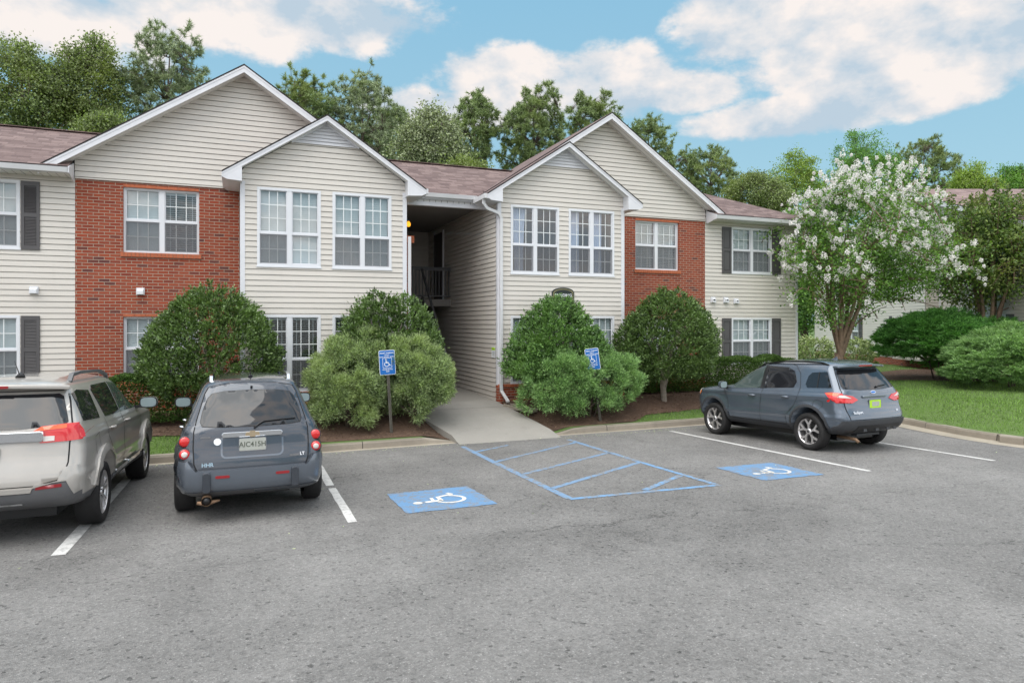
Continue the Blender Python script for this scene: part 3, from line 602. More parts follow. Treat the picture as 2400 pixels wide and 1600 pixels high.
def juniper(name, label, base, lobes, mat, n_pl, per, seed=1, group=None, spray=(.11, .022), droop=.0, clip=None, pl=.20, layered=False, sub=(130, .15, .85)):
    "feathery juniper: lobes = list of (x,y,z,rx,ry,rz) ellipsoids relative to the base"
    r = np.random.default_rng(seed); t = thing(name, label, 'shrub', base, group=group); Ps, Ds, Ls = [], [], []
    vol = np.array([l[3] * l[5] + l[4] * l[5] for l in lobes]); pick = r.choice(len(lobes), n_pl, p=vol / vol.sum()); LB = np.array(lobes)
    d = unit(r.normal(size=(n_pl, 3))); d[:, 2] = np.where(d[:, 2] < -.55, -d[:, 2], d[:, 2]); C = LB[pick, :3] + d * LB[pick, 3:] * (lumpy(d, 8, .10, seed) * r.uniform(.72, 1.0, n_pl))[:, None]
    # drop plumes buried in another lobe
    ok = np.ones(n_pl, bool)
    for l in LB: ok &= (((C - l[:3]) / l[3:]) ** 2).sum(1) > .42
    ok &= C[:, 2] > .03; C = C[ok]; d = d[ok]; m = len(C)
    ns = sub[0]; cen = C[:ns]; pk = r.integers(0, ns, m); e = unit(r.normal(size=(m, 3)) + d[:ns][pk] * 1.1 + np.array([0, 0, .25])); sr = r.uniform(.75, 1.3, ns) * sub[1]
    C = cen[pk] - d[:ns][pk] * .05 + e * sr[pk][:, None] * np.array([1, 1, sub[2]]); d = unit(e * .8 + d[:ns][pk] * .6)
    if layered: O = unit(d * np.array([1, 1, .35]) + np.array([0, 0, .10 + 0]))
    else: O = unit(d + np.array([0, 0, .55 - droop]) + r.normal(size=(m, 3)) * .25)
    for i in range(m):
        s = r.uniform(0, 1, per) ** .8; ax = O[i]; spread = r.normal(size=(per, 3)) * (.028 + .03 * (1 - s))[:, None]
        if layered: spread[:, 2] *= .35
        plen = pl * r.uniform(.7, 1.35); p = C[i] + ax * (s * plen)[:, None] + spread + np.array([0, 0, -.03 * droop]) * (s ** 2)[:, None]; Ps.append(p); Ds.append(unit(ax * .9 + spread * 9 + r.normal(size=(per, 3)) * .32)); Ls.append(r.uniform(.6, 1.2, per) * spray[0])
    P = np.concatenate(Ps); D = np.concatenate(Ds); L = np.concatenate(Ls)
    if clip is not None: k = clip(P + np.array(base)); P, D, L = P[k], D[k], L[k]
    V, F = spike_arrays(P, D, L, spray[1]); np_mesh('foliage', V, F, [mat], t)
    b = MB()
    for l in lobes:
        for i in range(9):
            e = unit(r.normal(size=(1, 3)))[0]; e[2] = abs(e[2]) * .6; q = np.array(l[:3]) + e * np.array(l[3:]) * .8
            b.tube([(l[0] * .3, l[1] * .3, -.05), tuple(np.array([l[0] * .6, l[1] * .6, l[2] * .5])), tuple(q)], [.028, .02, .006], 'bark', 5)
    b.build('branches', t); return t
def at(px, depth_d):
    "world x,y of the photo column px at distance d along the view axis"
    u = (px - 1200) / 1590 * depth_d; c, s = math.cos(R(YAW)), math.sin(R(YAW)); return (u * c + depth_d * s, -u * s + depth_d * c)
def zat(py, d): return CAMH + (757 - py) * d / 1590
def tree(name, label, cat, base, top, cc, cr, mat, bark='bark', clumps=260, per=60, leaf=(.16, .10), crad=.45, kind='leaf', seed=1, group=None, trunk_r=.22, limbs=14, shell=.35, parts=('crown', 'trunk'), extra=None, clip=None, lump=.22, forkz=None, stems=1, taper=1.0):
    "cc crown centre (rel. to base), cr radii; leaves in clumps carried by real limbs"
    r = np.random.default_rng(seed); t = thing(name, label, cat, base, group=group); cc = np.array(cc, float); cr = np.array(cr, float)
    d = unit(r.normal(size=(clumps, 3))); rad = r.uniform(shell, 1, clumps) ** .5 * lumpy(d, 9, lump, seed, 1.5); off = d * cr * rad[:, None]
    zf = off[:, 2] / cr[2]; off[:, :2] *= np.interp(zf, [-1, -.4, .3, 1], [taper * .85, 1, 1, .8])[:, None]; C = cc + off
    C = C[C[:, 2] > cc[2] - cr[2] * .95]
    if extra is not None: C = np.concatenate([C, np.array(extra, float)])
    clumps = len(C); b = MB(); H = cc[2] + cr[2] * .55
    # trunk(s)
    tp = []
    for s_ in range(stems):
        a = 6.28 * s_ / max(stems, 1) + .4; sp = 0 if stems == 1 else cr[0] * .38; z0 = forkz if forkz else 0
        lean = np.array([math.cos(a) * sp, math.sin(a) * sp * .8, 0]); pts = []
        for k in range(8): q = k / 7; pts.append(np.array([0, 0, z0 * min(1, q * 3) * 0]) + np.array([cc[0] * q ** 1.4 * .8, cc[1] * q ** 1.4 * .8, H * q]) + lean * max(0, q - (z0 / H)) ** .8 + r.normal(0, .03, 3) * (k > 0))
        rr = [trunk_r * (1.25 if k == 0 else 1) * (1 - .88 * k / 7) * (1 if stems == 1 else .62) for k in range(8)]; pts[0][2] = -.2; b.tube([tuple(p) for p in pts], rr, bark, 8); tp += [(p, q_) for p, q_ in zip(pts, rr)]
    if stems > 1: b.tube([(0, 0, -.2), (0, 0, .25), (0, 0, (forkz or 1) * 1.1)], [trunk_r * 1.3, trunk_r, trunk_r * .9], bark, 9)
    TP = np.array([p for p, _ in tp]); 
    # limbs to a subset of clumps, twigs from limbs to the rest
    idx = r.choice(clumps, min(limbs, clumps), replace=False); LP = []
    for i in idx:
        c = C[i]; cand = TP[:, 2] < c[2] - .15 * np.linalg.norm(c[:2] - cc[:2]) ; cand = np.where(cand)[0]; 
        if len(cand) == 0: cand = np.array([1])
        s0 = TP[cand[np.argmin(np.linalg.norm(TP[cand] - c, axis=1))]]; mid = (s0 + c) / 2 + np.array([0, 0, -.06 if kind == 'pine' else .10]) * np.linalg.norm(c - s0); pts = [s0 * (1 - q) ** 2 + mid * 2 * q * (1 - q) + c * q * q for q in np.linspace(0, 1, 7)]
        ln = np.linalg.norm(c - s0); b.tube([tuple(p) for p in pts], [max(.012, trunk_r * .30 * (1 - .85 * q) * min(1, ln / cr[0])) for q in np.linspace(0, 1, 7)], bark, 5); LP += pts[1:]
    LP = np.array(LP)
    for i in range(clumps):
        c = C[i]; dd = np.linalg.norm(LP - c, axis=1); s0 = LP[dd.argmin()]
        if dd.min() > .08: b.tube([tuple(s0), tuple((s0 + c) / 2 + np.array([0, 0, .04])), tuple(c)], [.018, .013, .007], bark, 4, cap=False)
    b.build(parts[1], t)
    cl = r.uniform(.65, 1.35, clumps)
    if kind == 'pine':
        # each clump is a few bottle-brush tufts of long needles
        nt = 5; base_ = np.repeat(C, nt, 0); m = len(base_); sd2 = unit(r.normal(size=(m, 3)) + np.array([0, 0, .7])); tips = base_ + sd2 * (r.uniform(.3, 1.0, m) * crad)[:, None]
        k = per // nt; P = np.repeat(tips, k, 0) - np.repeat(sd2, k, 0) * r.uniform(0, .22, m * k)[:, None]; D = unit(np.repeat(sd2, k, 0) * .75 + r.normal(size=(m * k, 3)) * .75); L = r.uniform(.7, 1.2, m * k) * leaf[0]
        if clip is not None: q = clip(P + np.array(base)); P, D, L = P[q], D[q], L[q]
        V, F = spike_arrays(P, D, L, leaf[1])
    else:
        P = np.repeat(C, per, 0) + r.normal(size=(clumps * per, 3)) * (np.repeat(cl, per) * crad * .5)[:, None] * np.array([1, 1, .7]); D = unit(r.normal(size=P.shape) + unit(P - np.repeat(C, per, 0)) * .6 + np.array([0, 0, -.1])); L = r.uniform(.7, 1.3, len(P)) * leaf[0]
        if clip is not None: q = clip(P + np.array(base)); P, D, L = P[q], D[q], L[q]
        V, F = leaf_arrays(P, D, L, leaf[1], .4)
    np_mesh(parts[0], V, F, [mat], t); return t, C
# ------------------------------------------------------------------ building kit
LAP = .119
def siding(b, s0, s1, z0, z1, T, holes=(), m='vinyl_siding', phase=0., lean=.016):
    "T maps (s, outward, z) to world; s0,s1 numbers or functions of z"
    f0 = s0 if callable(s0) else (lambda z: s0); f1 = s1 if callable(s1) else (lambda z: s1)
    k = math.floor((z0 - phase) / LAP)
    while phase + k * LAP < z1 - 1e-6:
        a = phase + k * LAP; c = a + LAP; k += 1; lo, hi = max(a, z0), min(c, z1)
        if hi - lo < 1e-4: continue
        cuts = sorted({lo, hi, *[h for H_ in holes for h in (H_[2], H_[3]) if lo < h < hi]})
        for za, zb in zip(cuts, cuts[1:]):
            zm = (za + zb) / 2; L0, L1 = f0(zm), f1(zm)
            if L1 - L0 < .01: continue
            iv = [(None, None)]; segs = [(L0, L1)]
            for (h0, h1, hz0, hz1) in holes:
                if hz0 < zm < hz1:
                    ns = []
                    for (p, q) in segs:
                        if h1 <= p or h0 >= q: ns.append((p, q)); continue
                        if h0 > p: ns.append((p, h0))
                        if h1 < q: ns.append((h1, q))
                    segs = ns
            def o(z): return lean * (1 - (z - a) / LAP) + .002
            for (p, q) in segs:
                pa, pb = (f0(za), f0(zb)) if p == L0 else (p, p); qa, qb = (f1(za), f1(zb)) if q == L1 else (q, q)
                top = zb > c - .0125
                if top and zb - za > .013:
                    zt = c - .0115; fq = (zt - za) / (zb - za); pt, qt = pa + (pb - pa) * fq, qa + (qb - qa) * fq
                    b.add([T((pa, o(za), za)), T((qa, o(za), za)), T((qt, o(zt), zt)), T((pt, o(zt), zt)), T((pt, -.022, zt + .001)), T((qt, -.022, zt + .001)), T((qb, -.022, zb)), T((pb, -.022, zb))], [(0, 1, 2, 3), (3, 2, 5, 4), (4, 5, 6, 7)], m)
                else: b.add([T((pa, o(za), za)), T((qa, o(za), za)), T((qb, o(zb), zb)), T((pb, o(zb), zb))], [(0, 1, 2, 3)], m)
                if abs(za - a) < 1e-6: b.add([T((pa, o(za), za)), T((qa, o(za), za)), T((qa, -.022, za + .002)), T((pa, -.022, za + .002))], [(3, 2, 1, 0)], m)
def flat(b, s0, s1, z0, z1, T, holes=(), m='brick'):
    zs = sorted({z0, z1, *[z for h in holes for z in (h[2], h[3]) if z0 < z < z1]})
    for za, zb in zip(zs, zs[1:]):
        zm = (za + zb) / 2; segs = [(s0, s1)]
        for (h0, h1, a, c) in holes:
            if a < zm < c: segs = [x for (p, q) in segs for x in ((p, min(q, h0)), (max(p, h1), q)) if x[1] - x[0] > 1e-4]
        for p, q in segs: b.add([T((p, 0, za)), T((q, 0, za)), T((q, 0, zb)), T((p, 0, zb))], [(0, 1, 2, 3)], m)
def TF(Y): return lambda p: (p[0], Y - p[1], p[2])          # front wall facing -Y
def window(parent, x0, x1, z0, z1, Y, style=('closed', 'closed'), rows=(2, 2), split=.5, brickish=False, T=None, label=None, screens=(1, 1)):
    "double unit window facing -Y; T maps (x, outward, z)"
    T = T or TF(Y); W_ = MB(); Gm = MB(); Pm = MB(); Sm = MB(); fr = .055 if not brickish else .04; mul = .10; out = .022 if not brickish else -.045
    def bx(b, a0, a1, o0, o1, c0, c1, m):
        vs = [T((x, o, z)) for x in (a0, a1) for o in (o0, o1) for z in (c0, c1)]; b.add(vs, [(0, 2, 3, 1), (4, 5, 7, 6), (0, 1, 5, 4), (2, 6, 7, 3), (0, 4, 6, 2), (1, 3, 7, 5)], m)
    dp = out - .10
    for a0, a1, c0, c1 in ((x0, x0 + fr, z0, z1), (x1 - fr, x1, z0, z1), (x0 + fr, x1 - fr, z0, z0 + fr), (x0 + fr, x1 - fr, z1 - fr, z1)): bx(W_, a0, a1, dp, out, c0, c1, 'vinyl_frame')
    xm = (x0 + x1) / 2; bx(W_, xm - mul / 2, xm + mul / 2, dp, out - .004, z0 + fr, z1 - fr, 'vinyl_frame')
    if not brickish: bx(W_, x0 - .015, x1 + .015, 0, out + .012, z0 - .03, z0 + .002, 'vinyl_frame')
    zm = z0 + (z1 - z0) * (1 - split)
    obs = []
    for u, (a0, a1) in enumerate(((x0 + fr, xm - mul / 2), (xm + mul / 2, x1 - fr))):
        # meeting rail and sash borders (lower sash sits further in)
        bx(W_, a0, a1, out - .075, out - .012, zm - .022, zm + .022, 'vinyl_frame'); sb = .022
        for c0, c1, o in ((zm + .022, z1 - fr, out - .03), (z0 + fr, zm - .022, out - .05)):
            bx(W_, a0, a0 + sb, o - .03, o, c0, c1, 'vinyl_frame'); bx(W_, a1 - sb, a1, o - .03, o, c0, c1, 'vinyl_frame')
            bx(W_, a0 + sb, a1 - sb, o - .03, o - .001, c0, c0 + sb * .9, 'vinyl_frame'); bx(W_, a0 + sb, a1 - sb, o - .03, o - .001, c1 - sb * .7, c1, 'vinyl_frame')
        g0, g1 = a0 + sb, a1 - sb
        for si, (c0, c1, o, rw) in enumerate(((zm + .022 + sb, z1 - fr - sb, out - .034, rows[0]), (z0 + fr + sb, zm - .022 - sb, out - .054, rows[1]))):
            Pm.add([T((g0, o - .012, c0)), T((g1, o - .012, c0)), T((g1, o - .012, c1)), T((g0, o - .012, c1))], [(0, 1, 2, 3)], 'window_glass')
            gw = .0085
            for k in (1, 2): x = g0 + (g1 - g0) * k / 3; bx(Gm, x - gw, x + gw, o - .010, o - .002, c0, c1, 'grille_white')
            for k in range(1, rw): z = c0 + (c1 - c0) * k / rw; bx(Gm, g0, g1, o - .0095, o - .003, z - gw, z + gw, 'grille_white')
            if si == 1 and screens[u]: Sm.add([T((a0 + .004, out - .012, z0 + fr)), T((a1 - .004, out - .012, z0 + fr)), T((a1 - .004, out - .012, zm - .024)), T((a0 + .004, out - .012, zm - .024))], [(0, 1, 2, 3)], 'insect_screen')
        # what hangs behind the glass
        st = style[u]; ob = out - .115; b = MB()
        if st in ('closed', 'half', 'slats', 'slats_white'):
            zt = z1 - fr - .01; zb = z0 + fr + .005; bm_ = 'blind_white' if st == 'slats_white' else 'blind'
            if st == 'closed':
                z = zt; i = 0
                while z > zb: b.add([T((g0, ob, z)), T((g1, ob, z)), T((g1, ob + .012, z - .048)), T((g0, ob + .012, z - .048))], [(3, 2, 1, 0)], bm_); z -= .046
            else:
                if st == 'half': zb = zm - .1
                z = zt
                b.add([T((g0, ob, zt)), T((g1, ob, zt)), T((g1, ob + .02, zt - .05)), T((g0, ob + .02, zt - .05))], [(3, 2, 1, 0)], bm_)
                while z > zb: 
                    tilt = .019 if st == 'slats_white' else .009
                    b.add([T((g0, ob - .02, z - tilt)), T((g1, ob - .02, z - tilt)), T((g1, ob + .02, z + tilt)), T((g0, ob + .02, z + tilt))], [(0, 1, 2, 3)], bm_); z -= .047
                for x in (g0 + .08, g1 - .08): bx(b, x - .004, x + .004, ob - .022, ob + .024, zb, zt, bm_)
            obs.append(('blinds', b))
        if st == 'curtain' or st == 'curtain2':
            n = 26; xa, xb = (g0, g0 + (g1 - g0) * .72) if st == 'curtain' else (g0 - .01, g0 + (g1 - g0) * .55)
            zs = np.linspace(z1 - fr, z0 + fr + .03, 10); vs = []
            for k, z in enumerate(zs):
                q = k / 9; pinch = .55 * math.sin(min(q * 1.6, 1.57)) if st == 'curtain' else 0
                for i in range(n + 1):
                    s = i / n; x = xa + (xb - xa) * (s * (1 - pinch * .6) + pinch * .32); vs.append(T((x, ob - .03 + .022 * math.sin(s * 34 + math.sin(q * 3)), z)))
            b.add(vs, [(k * (n + 1) + i, (k + 1) * (n + 1) + i, (k + 1) * (n + 1) + i + 1, k * (n + 1) + i + 1) for k in range(9) for i in range(n)], 'curtain', True); obs.append(('curtain', b))
    # dark room behind
    rb = MB(); ob = out - .5; c = [(x0 + .02, z0 + .02), (x1 - .02, z0 + .02), (x1 - .02, z1 - .02), (x0 + .02, z1 - .02)]
    rb.add([T((x, out - .099, z)) for x, z in c] + [T((x, ob - .5, z)) for x, z in c], [(4, 7, 6, 5), (0, 4, 5, 1), (1, 5, 6, 2), (2, 6, 7, 3), (3, 7, 4, 0)], 'interior_wall' if 'curtain' in style[0] else 'interior_dark')
    w_ = W_.build('window', parent)
    if label: w_['label'] = label
    Gm.build('grille', w_); Pm.build('pane', w_); Sm.build('insect_screen', w_); rb.build('room', w_)
    for nm, b in obs: b.build(nm, w_)
    return w_
def shutter(parent, x0, x1, z0, z1, Y, louvre=True, T=None):
    T = T or TF(Y); b = MB()
    def bx(a0, a1, o0, o1, c0, c1):
        vs = [T((x, o, z)) for x in (a0, a1) for o in (o0, o1) for z in (c0, c1)]; b.add(vs, [(0, 2, 3, 1), (4, 5, 7, 6), (0, 1, 5, 4), (2, 6, 7, 3), (0, 4, 6, 2), (1, 3, 7, 5)], 'shutter_grey')
    fw = .055; bx(x0, x0 + fw, .012, .042, z0, z1); bx(x1 - fw, x1, .012, .042, z0, z1); bx(x0 + fw, x1 - fw, .012, .041, z0, z0 + .08); bx(x0 + fw, x1 - fw, .012, .041, z1 - .09, z1); zm = (z0 + z1) / 2; bx(x0 + fw, x1 - fw, .012, .041, zm - .03, zm + .05)
    bx(x0 + fw, x1 - fw, .012, .018, z0 + .08, z1 - .09)
    if louvre:
        for a, c in ((z0 + .08, zm - .03), (zm + .05, z1 - .09)):
            z = a + .005
            while z < c - .02: b.add([T((x0 + fw, .038, z)), T((x1 - fw, .038, z)), T((x1 - fw, .020, z + .024)), T((x0 + fw, .020, z + .024)), T((x0 + fw, .02, z)), T((x1 - fw, .02, z))], [(0, 1, 2, 3), (4, 5, 1, 0)], 'shutter_grey'); z += .030
    else:
        for a, c in ((z0 + .11, zm - .05), (zm + .07, z1 - .12)): bx(x0 + fw + .02, x1 - fw - .02, .018, .03, a, c)
    b.build('shutter', parent)
def slab(b, top, th, m, m2='shingle_edge'):
    "roof slab from a polygon listed counter clockwise seen from above"
    n = len(top); bot = [(x, y, z - th) for x, y, z in top]; b.add(list(top), [tuple(range(n))], m); b.add(list(top) + bot, [tuple(range(n, 2 * n))[::-1]] + [(i, n + i, n + (i + 1) % n, (i + 1) % n) for i in range(n)], m2)
def gable_front(parent, xc, za, x0, x1, ze, yf, yb, wall_y, pitch, m='shingles_gable', fascia=.17, soff='soffit_y', tips=(True, True)):
    "gable roof with ridge along Y: apex (xc, za), eaves x0/x1"
    b = MB(); th = .035
    zl = za - pitch * (xc - x0); zr = za - pitch * (x1 - xc)
    slab(b, [(x0, yf, zl), (xc, yf, za), (xc, yb, za), (x0, yb, zl)][::-1][::1], th, m); slab(b, [(xc, yf, za), (x1, yf, zr), (x1, yb, zr), (xc, yb, za)], th, m); b.build('roof', parent)
    f = MB(); k = math.sqrt(1 + pitch * pitch); h = fascia * k; d = .03
    for (xa, z_a, xb, z_b) in ((x0, zl, xc, za), (xc, za, x1, zr)):
        f.prism([(xa, yf + .012, z_a - th), (xb, yf + .012, z_b - th), (xb, yf + .012, z_b - th - h), (xa, yf + .012, z_a - th - h)], (0, .03, 0), 'trim_white')
        # second step of the rake board
        f.prism([(xa, yf + .004, z_a - th), (xb, yf + .004, z_b - th), (xb, yf + .004, z_b - th - h * .30), (xa, yf + .004, z_a - th - h * .30)], (0, .006, 0), 'trim_white')
    f.build('rake_board', parent)
    s = MB(); o = th + h * .80
    for (xa, z_a, xb, z_b) in ((x0, zl, xc, za), (xc, za, x1, zr)): s.quad((xa, yf + .04, z_a - o), (xb, yf + .04, z_b - o), (xb, wall_y - .001, z_b - o), (xa, wall_y - .001, z_a - o), soff)
    s.build('soffit', parent)
    return zl, zr
def eave_return(parent, pts, y0, y1): b = MB(); b.prism([(x, y0, z) for x, z in pts], (0, y1 - y0, 0), 'trim_white'); b.build('eave_return', parent)
def corner(parent, x0, x1, y, z0, z1, d=.022, side=0, yb=None):
    b = MB(); b.box(x0, x1, y - d, y + .004, z0, z1, 'trim_white')
    if yb: b.box(*( (x0 - .003, x0 + .019) if side < 0 else (x1 - .019, x1 + .003)), y - d + .001, yb, z0, z1, 'trim_white')
    b.build('corner_trim', parent)
M_Y, B_Y = 16.6, 15.5
def main_building():
    A = thing('apartment_building', 'two storey cream siding and red brick apartment building with twin gables and a breezeway', 'building', (0, 0, 0))
    z_b = .02; EZ = 5.10; upz = (3.57, 4.96); loz = (.80, 2.21)
    wl, wr = (-5.68, -4.14), (13.85, 15.39)
    hl = [(*wl, *upz), (*wl, *loz), (-6.9 + .0, -6.9, 0, 0)]; hb = [(-2.30, -.82, 3.57, 4.97), (-2.30, -.82, .80, 2.19)]; hb2 = [(10.46, 11.94, 3.58, 4.98), (10.46, 11.94, .80, 2.19)]; hr = [(*wr, *upz), (*wr, *loz)]
    T = TF(M_Y); b = MB(); siding(b, -13.87, -3.18, .30, EZ + .1, T, hl); b.build('siding_wall', A)
    b = MB(); siding(b, 12.87, 16.45, .30, EZ + .1, T, hr); b.build('siding_wall', A)
    for x0, x1, hs in ((-3.18, .04, hb), (9.40, 12.87, hb2)):
        b = MB(); TB = TF(M_Y - .012); flat(b, x0, x1, z_b - .2, 5.12, TB, hs)
        b.add([TB((x, o, z)) for x in (x0,) for o in (0, -.03) for z in (z_b - .2, 5.12)], [(0, 2, 3, 1)], 'brick_side')
        for h in hs:   # reveals, rowlock sill, header course
            b.box(h[0], h[0] + .001, M_Y - .012, M_Y + .10, h[2], h[3], 'brick_side'); b.box(h[1] - .001, h[1], M_Y - .012, M_Y + .10, h[2], h[3], 'brick_side'); b.box(h[0], h[1], M_Y - .012, M_Y + .10, h[3] - .001, h[3], 'brick')
            n = 22; w_ = (h[1] - h[0] + .10) / n
            for i in range(n):
                xa = h[0] - .05 + i * w_; b.box(xa + .004, xa + w_ - .004, M_Y - .05, M_Y + .05, h[2] - .095, h[2] - .004, 'brick_orange')
            b.box(h[0] - .05, h[1] + .05, M_Y - .038, M_Y + .05, h[2] - .092, h[2] - .010, 'curb_concrete')
            n = 7; w_ = (h[1] - h[0]) / n
            for i in range(n): xa = h[0] + i * w_; b.box(xa + .004, xa + w_ - .004, M_Y - .018, M_Y + .02, h[3] - .002, h[3] + .055, 'brick_orange')
        b.build('brick_wall', A)
    # foundation brick under the siding
    b = MB(); flat(b, -13.87, -3.18, z_b - .2, .30, TF(M_Y - .004)); b.build('brick_foundation', A); b = MB(); flat(b, 12.87, 16.45, z_b - .2, .30, TF(M_Y - .004)); b.build('brick_foundation', A)
    # gable walls
    P_ = .664; GL = []
    for xc, x0, x1, apex in ((.11, -3.18, 3.45, 7.66), (9.47, 6.05, 12.87, 7.68)):
        b = MB(); f0 = lambda z, xc=xc, x0=x0, apex=apex: max(x0, xc - (apex - z) / P_); f1 = lambda z, xc=xc, x1=x1, apex=apex: min(x1, xc + (apex - z) / P_)
        siding(b, f0, f1, 5.10, apex, TF(M_Y - .03)); b.box(x0, x1, M_Y - .045, M_Y - .01, 5.075, 5.105, 'vinyl_siding'); b.build('gable_wall', A)
    # windows of the main wall
    window(A, *wl, *upz, M_Y, ('closed', 'closed')); window(A, *wl, *loz, M_Y, ('closed', 'closed'))
    window(A, -2.30, -.82, 3.57, 4.97, M_Y, ('closed', 'slats'), brickish=True); window(A, -2.30, -.82, .80, 2.19, M_Y, ('closed', 'closed'), brickish=True)
    window(A, 10.46, 11.94, 3.58, 4.98, M_Y, ('slats_white', 'slats_white'), brickish=True); window(A, 10.46, 11.94, .80, 2.19, M_Y, ('closed', 'closed'), brickish=True)
    window(A, *wr, *upz, M_Y, ('closed', 'closed')); window(A, *wr, *loz, M_Y, ('closed', 'closed'))
    for x0, x1 in ((-6.02, -5.70), (-4.12, -3.80)):
        for zz in (upz, loz): shutter(A, x0, x1, zz[0] - .02, zz[1] - .01, M_Y)
    for x0, x1 in ((13.49, 13.83), (15.41, 15.75)):
        for zz in (upz, loz): shutter(A, x0, x1, zz[0] - .02, zz[1] - .01, M_Y, louvre=False)
    # bays
    for (x0, x1, xc, apex, sty) in ((.03, 3.60, 1.79, 6.46, (('closed', 'closed'), ('closed', 'closed'), ('slats', 'slats'), ('slats', 'slats'))), (5.86, 9.42, 7.68, 6.49, (('curtain', 'none'), ('curtain2', 'curtain2'), ('closed', 'closed'), ('closed', 'closed')))):
        wx = [(x0 + .33, x0 + 1.65), (x0 + 1.90, x0 + 3.22)] if x0 < 1 else [(6.20, 7.52), (7.79, 9.12)]
        hs = [(*w_, *z_) for w_ in wx for z_ in ((3.28, 4.965), (.56, 2.23))]
        b = MB(); siding(b, x0, x1, .54, 5.16, TF(B_Y), hs); k = (apex - 5.16) / ((x1 - x0) / 2)
        siding(b, lambda z: max(x0, xc - (apex - z) / .655), lambda z: min(x1, xc + (apex - z) / .655), 5.16, apex, TF(B_Y)); b.build('bay_siding', A)
        flat_ = MB(); flat(flat_, x0 - .004, x1 + .004, -.3, .54, TF(B_Y - .02)); flat(flat_, B_Y - .02, M_Y, -.3, .54, lambda p, X=x1: (X + .004 + p[1], p[0], p[2]), m='brick_side'); flat(flat_, B_Y - .02, B_Y + .35, -.3, .54, lambda p, X=x0: (X - .004 - p[1], p[0], p[2]), m='brick_side')
        n = 34
        for i in range(n): xa = x0 + (x1 - x0) * i / n; flat_.box(xa + .004, xa + (x1 - x0) / n - .004, B_Y - .045, B_Y + .01, .49, .556, 'brick_orange')
        flat_.build('brick_foundation', A)
        window(A, *wx[0], 3.28, 4.965, B_Y, sty[0], (3, 2), .58, screens=(1, x0 > 1)); window(A, *wx[1], 3.28, 4.965, B_Y, sty[1], (3, 2), .58); window(A, *wx[0], .56, 2.23, B_Y, sty[2], (3, 2), .58); window(A, *wx[1], .56, 2.23, B_Y, sty[3], (3, 2), .58)
        # triangular louvre vent
        v = MB(); vz0 = 5.98 if x0 < 1 else 6.0; zz = vz0
        while zz < apex - .05:
            hw = (apex - .01 - zz) / .66; hw2 = (apex - .01 - zz - .075) / .66
            if hw2 < .03: break
            v.add([(xc - hw, B_Y - .045, zz), (xc + hw, B_Y - .045, zz), (xc + hw2, B_Y - .018, zz + .075), (xc - hw2, B_Y - .018, zz + .075), (xc - hw, B_Y - .02, zz + .004), (xc + hw, B_Y - .02, zz + .004)], [(0, 1, 2, 3), (4, 5, 1, 0)], 'trim_white'); zz += .075
        
        k2 = (apex - vz0) / .66
        for sx in (-1, 1): v.beam([(xc + sx * k2, B_Y - .05, vz0), (xc, B_Y - .05, apex - .005)], .02, .05, 'trim_white')
        v.build('gable_vent', A)
        zl, zr = gable_front(A, xc, 6.60, x0 - .36, x1 + .40, 0, B_Y - .30, 17.6, B_Y, .66, fascia=.088)
        xe0, xe1 = x0 - .36, x1 + .40
        eave_return(A, [(xe0, zl - .04), (x0 + .03, zl + .66 * .36 - .10), (x0 + .03, zl - .19), (xe0 + .10, zl - .17), (xe0, zl - .12)], B_Y - .285, B_Y + 1.06)
        eave_return(A, [(xe1, zr - .04), (x1 - .03, zr + .66 * .40 - .10), (x1 - .03, zr - .19), (xe1 - .10, zr - .17), (xe1, zr - .12)], B_Y - .285, B_Y + 1.06)
        corner(A, x0 - .004, x0 + .09, B_Y, .54, 5.06, side=-1, yb=B_Y + .09); corner(A, x1 - .09, x1 + .004, B_Y, .54, 5.06, side=1, yb=B_Y + .09)
    # bay side walls and breezeway walls
    b = MB(); siding(b, 15.5, 16.6, .54, 5.1, lambda p: (.03 - p[1], p[0], p[2])); siding(b, B_Y, 22.4, .14, 5.1, lambda p: (3.60 + p[1], p[0], p[2])); siding(b, 15.5, 16.6, .54, 5.1, lambda p: (9.42 + p[1], p[0], p[2])); b.build('siding_wall', A)
    b = MB(); siding(b, B_Y + .09, 22.4, .10, 5.14, lambda p: (5.86 - p[1], p[0], p[2])); b.build('breezeway_wall', A)
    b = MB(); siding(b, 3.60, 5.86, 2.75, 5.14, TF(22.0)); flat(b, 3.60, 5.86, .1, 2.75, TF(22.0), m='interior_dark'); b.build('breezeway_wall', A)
    b = MB(); b.box(3.60, 5.86, 16.32, 22.0, 5.06, 5.10, 'ceiling'); b.build('breezeway_ceiling', A)
    b = MB(); b.box(3.60, 5.86, 16.20, 16.33, 4.93, 5.02, 'trim_white'); b.box(3.60, 5.86, 16.24, 16.31, 5.02, 5.12, 'soffit_x'); b.build('breezeway_beam', A)
    b = MB(); b.box(3.604, 5.856, 19.4, 22.0, 2.55, 2.75, 'ceiling'); b.build('landing', A)
    b = MB()
    for i in range(14): b.box(3.95, 4.95, 16.9 + i * .19, 17.12 + i * .19, .2 + i * .18, .24 + i * .18, 'rail_dark')
    b.beam([(4.97, 16.8, .3), (4.97, 19.45, 2.75)], .05, .28, 'rail_dark'); b.beam([(3.93, 16.8, .3), (3.93, 19.45, 2.75)], .05, .28, 'rail_dark'); b.build('stairs', A)
    b = MB(); b.box(3.95, 5.855, 19.42, 19.47, 3.60, 3.70, 'rail_dark'); b.box(3.95, 5.855, 19.43, 19.46, 2.83, 2.87, 'rail_dark')
    for i in range(19): x = 4.0 + i * .10; b.box(x - .012, x + .012, 19.435, 19.455, 2.87, 3.60, 'rail_dark')
    b.beam([(4.97, 16.9, 1.2), (4.97, 19.45, 3.65)], .05, .06, 'rail_dark'); b.build('railing', A)
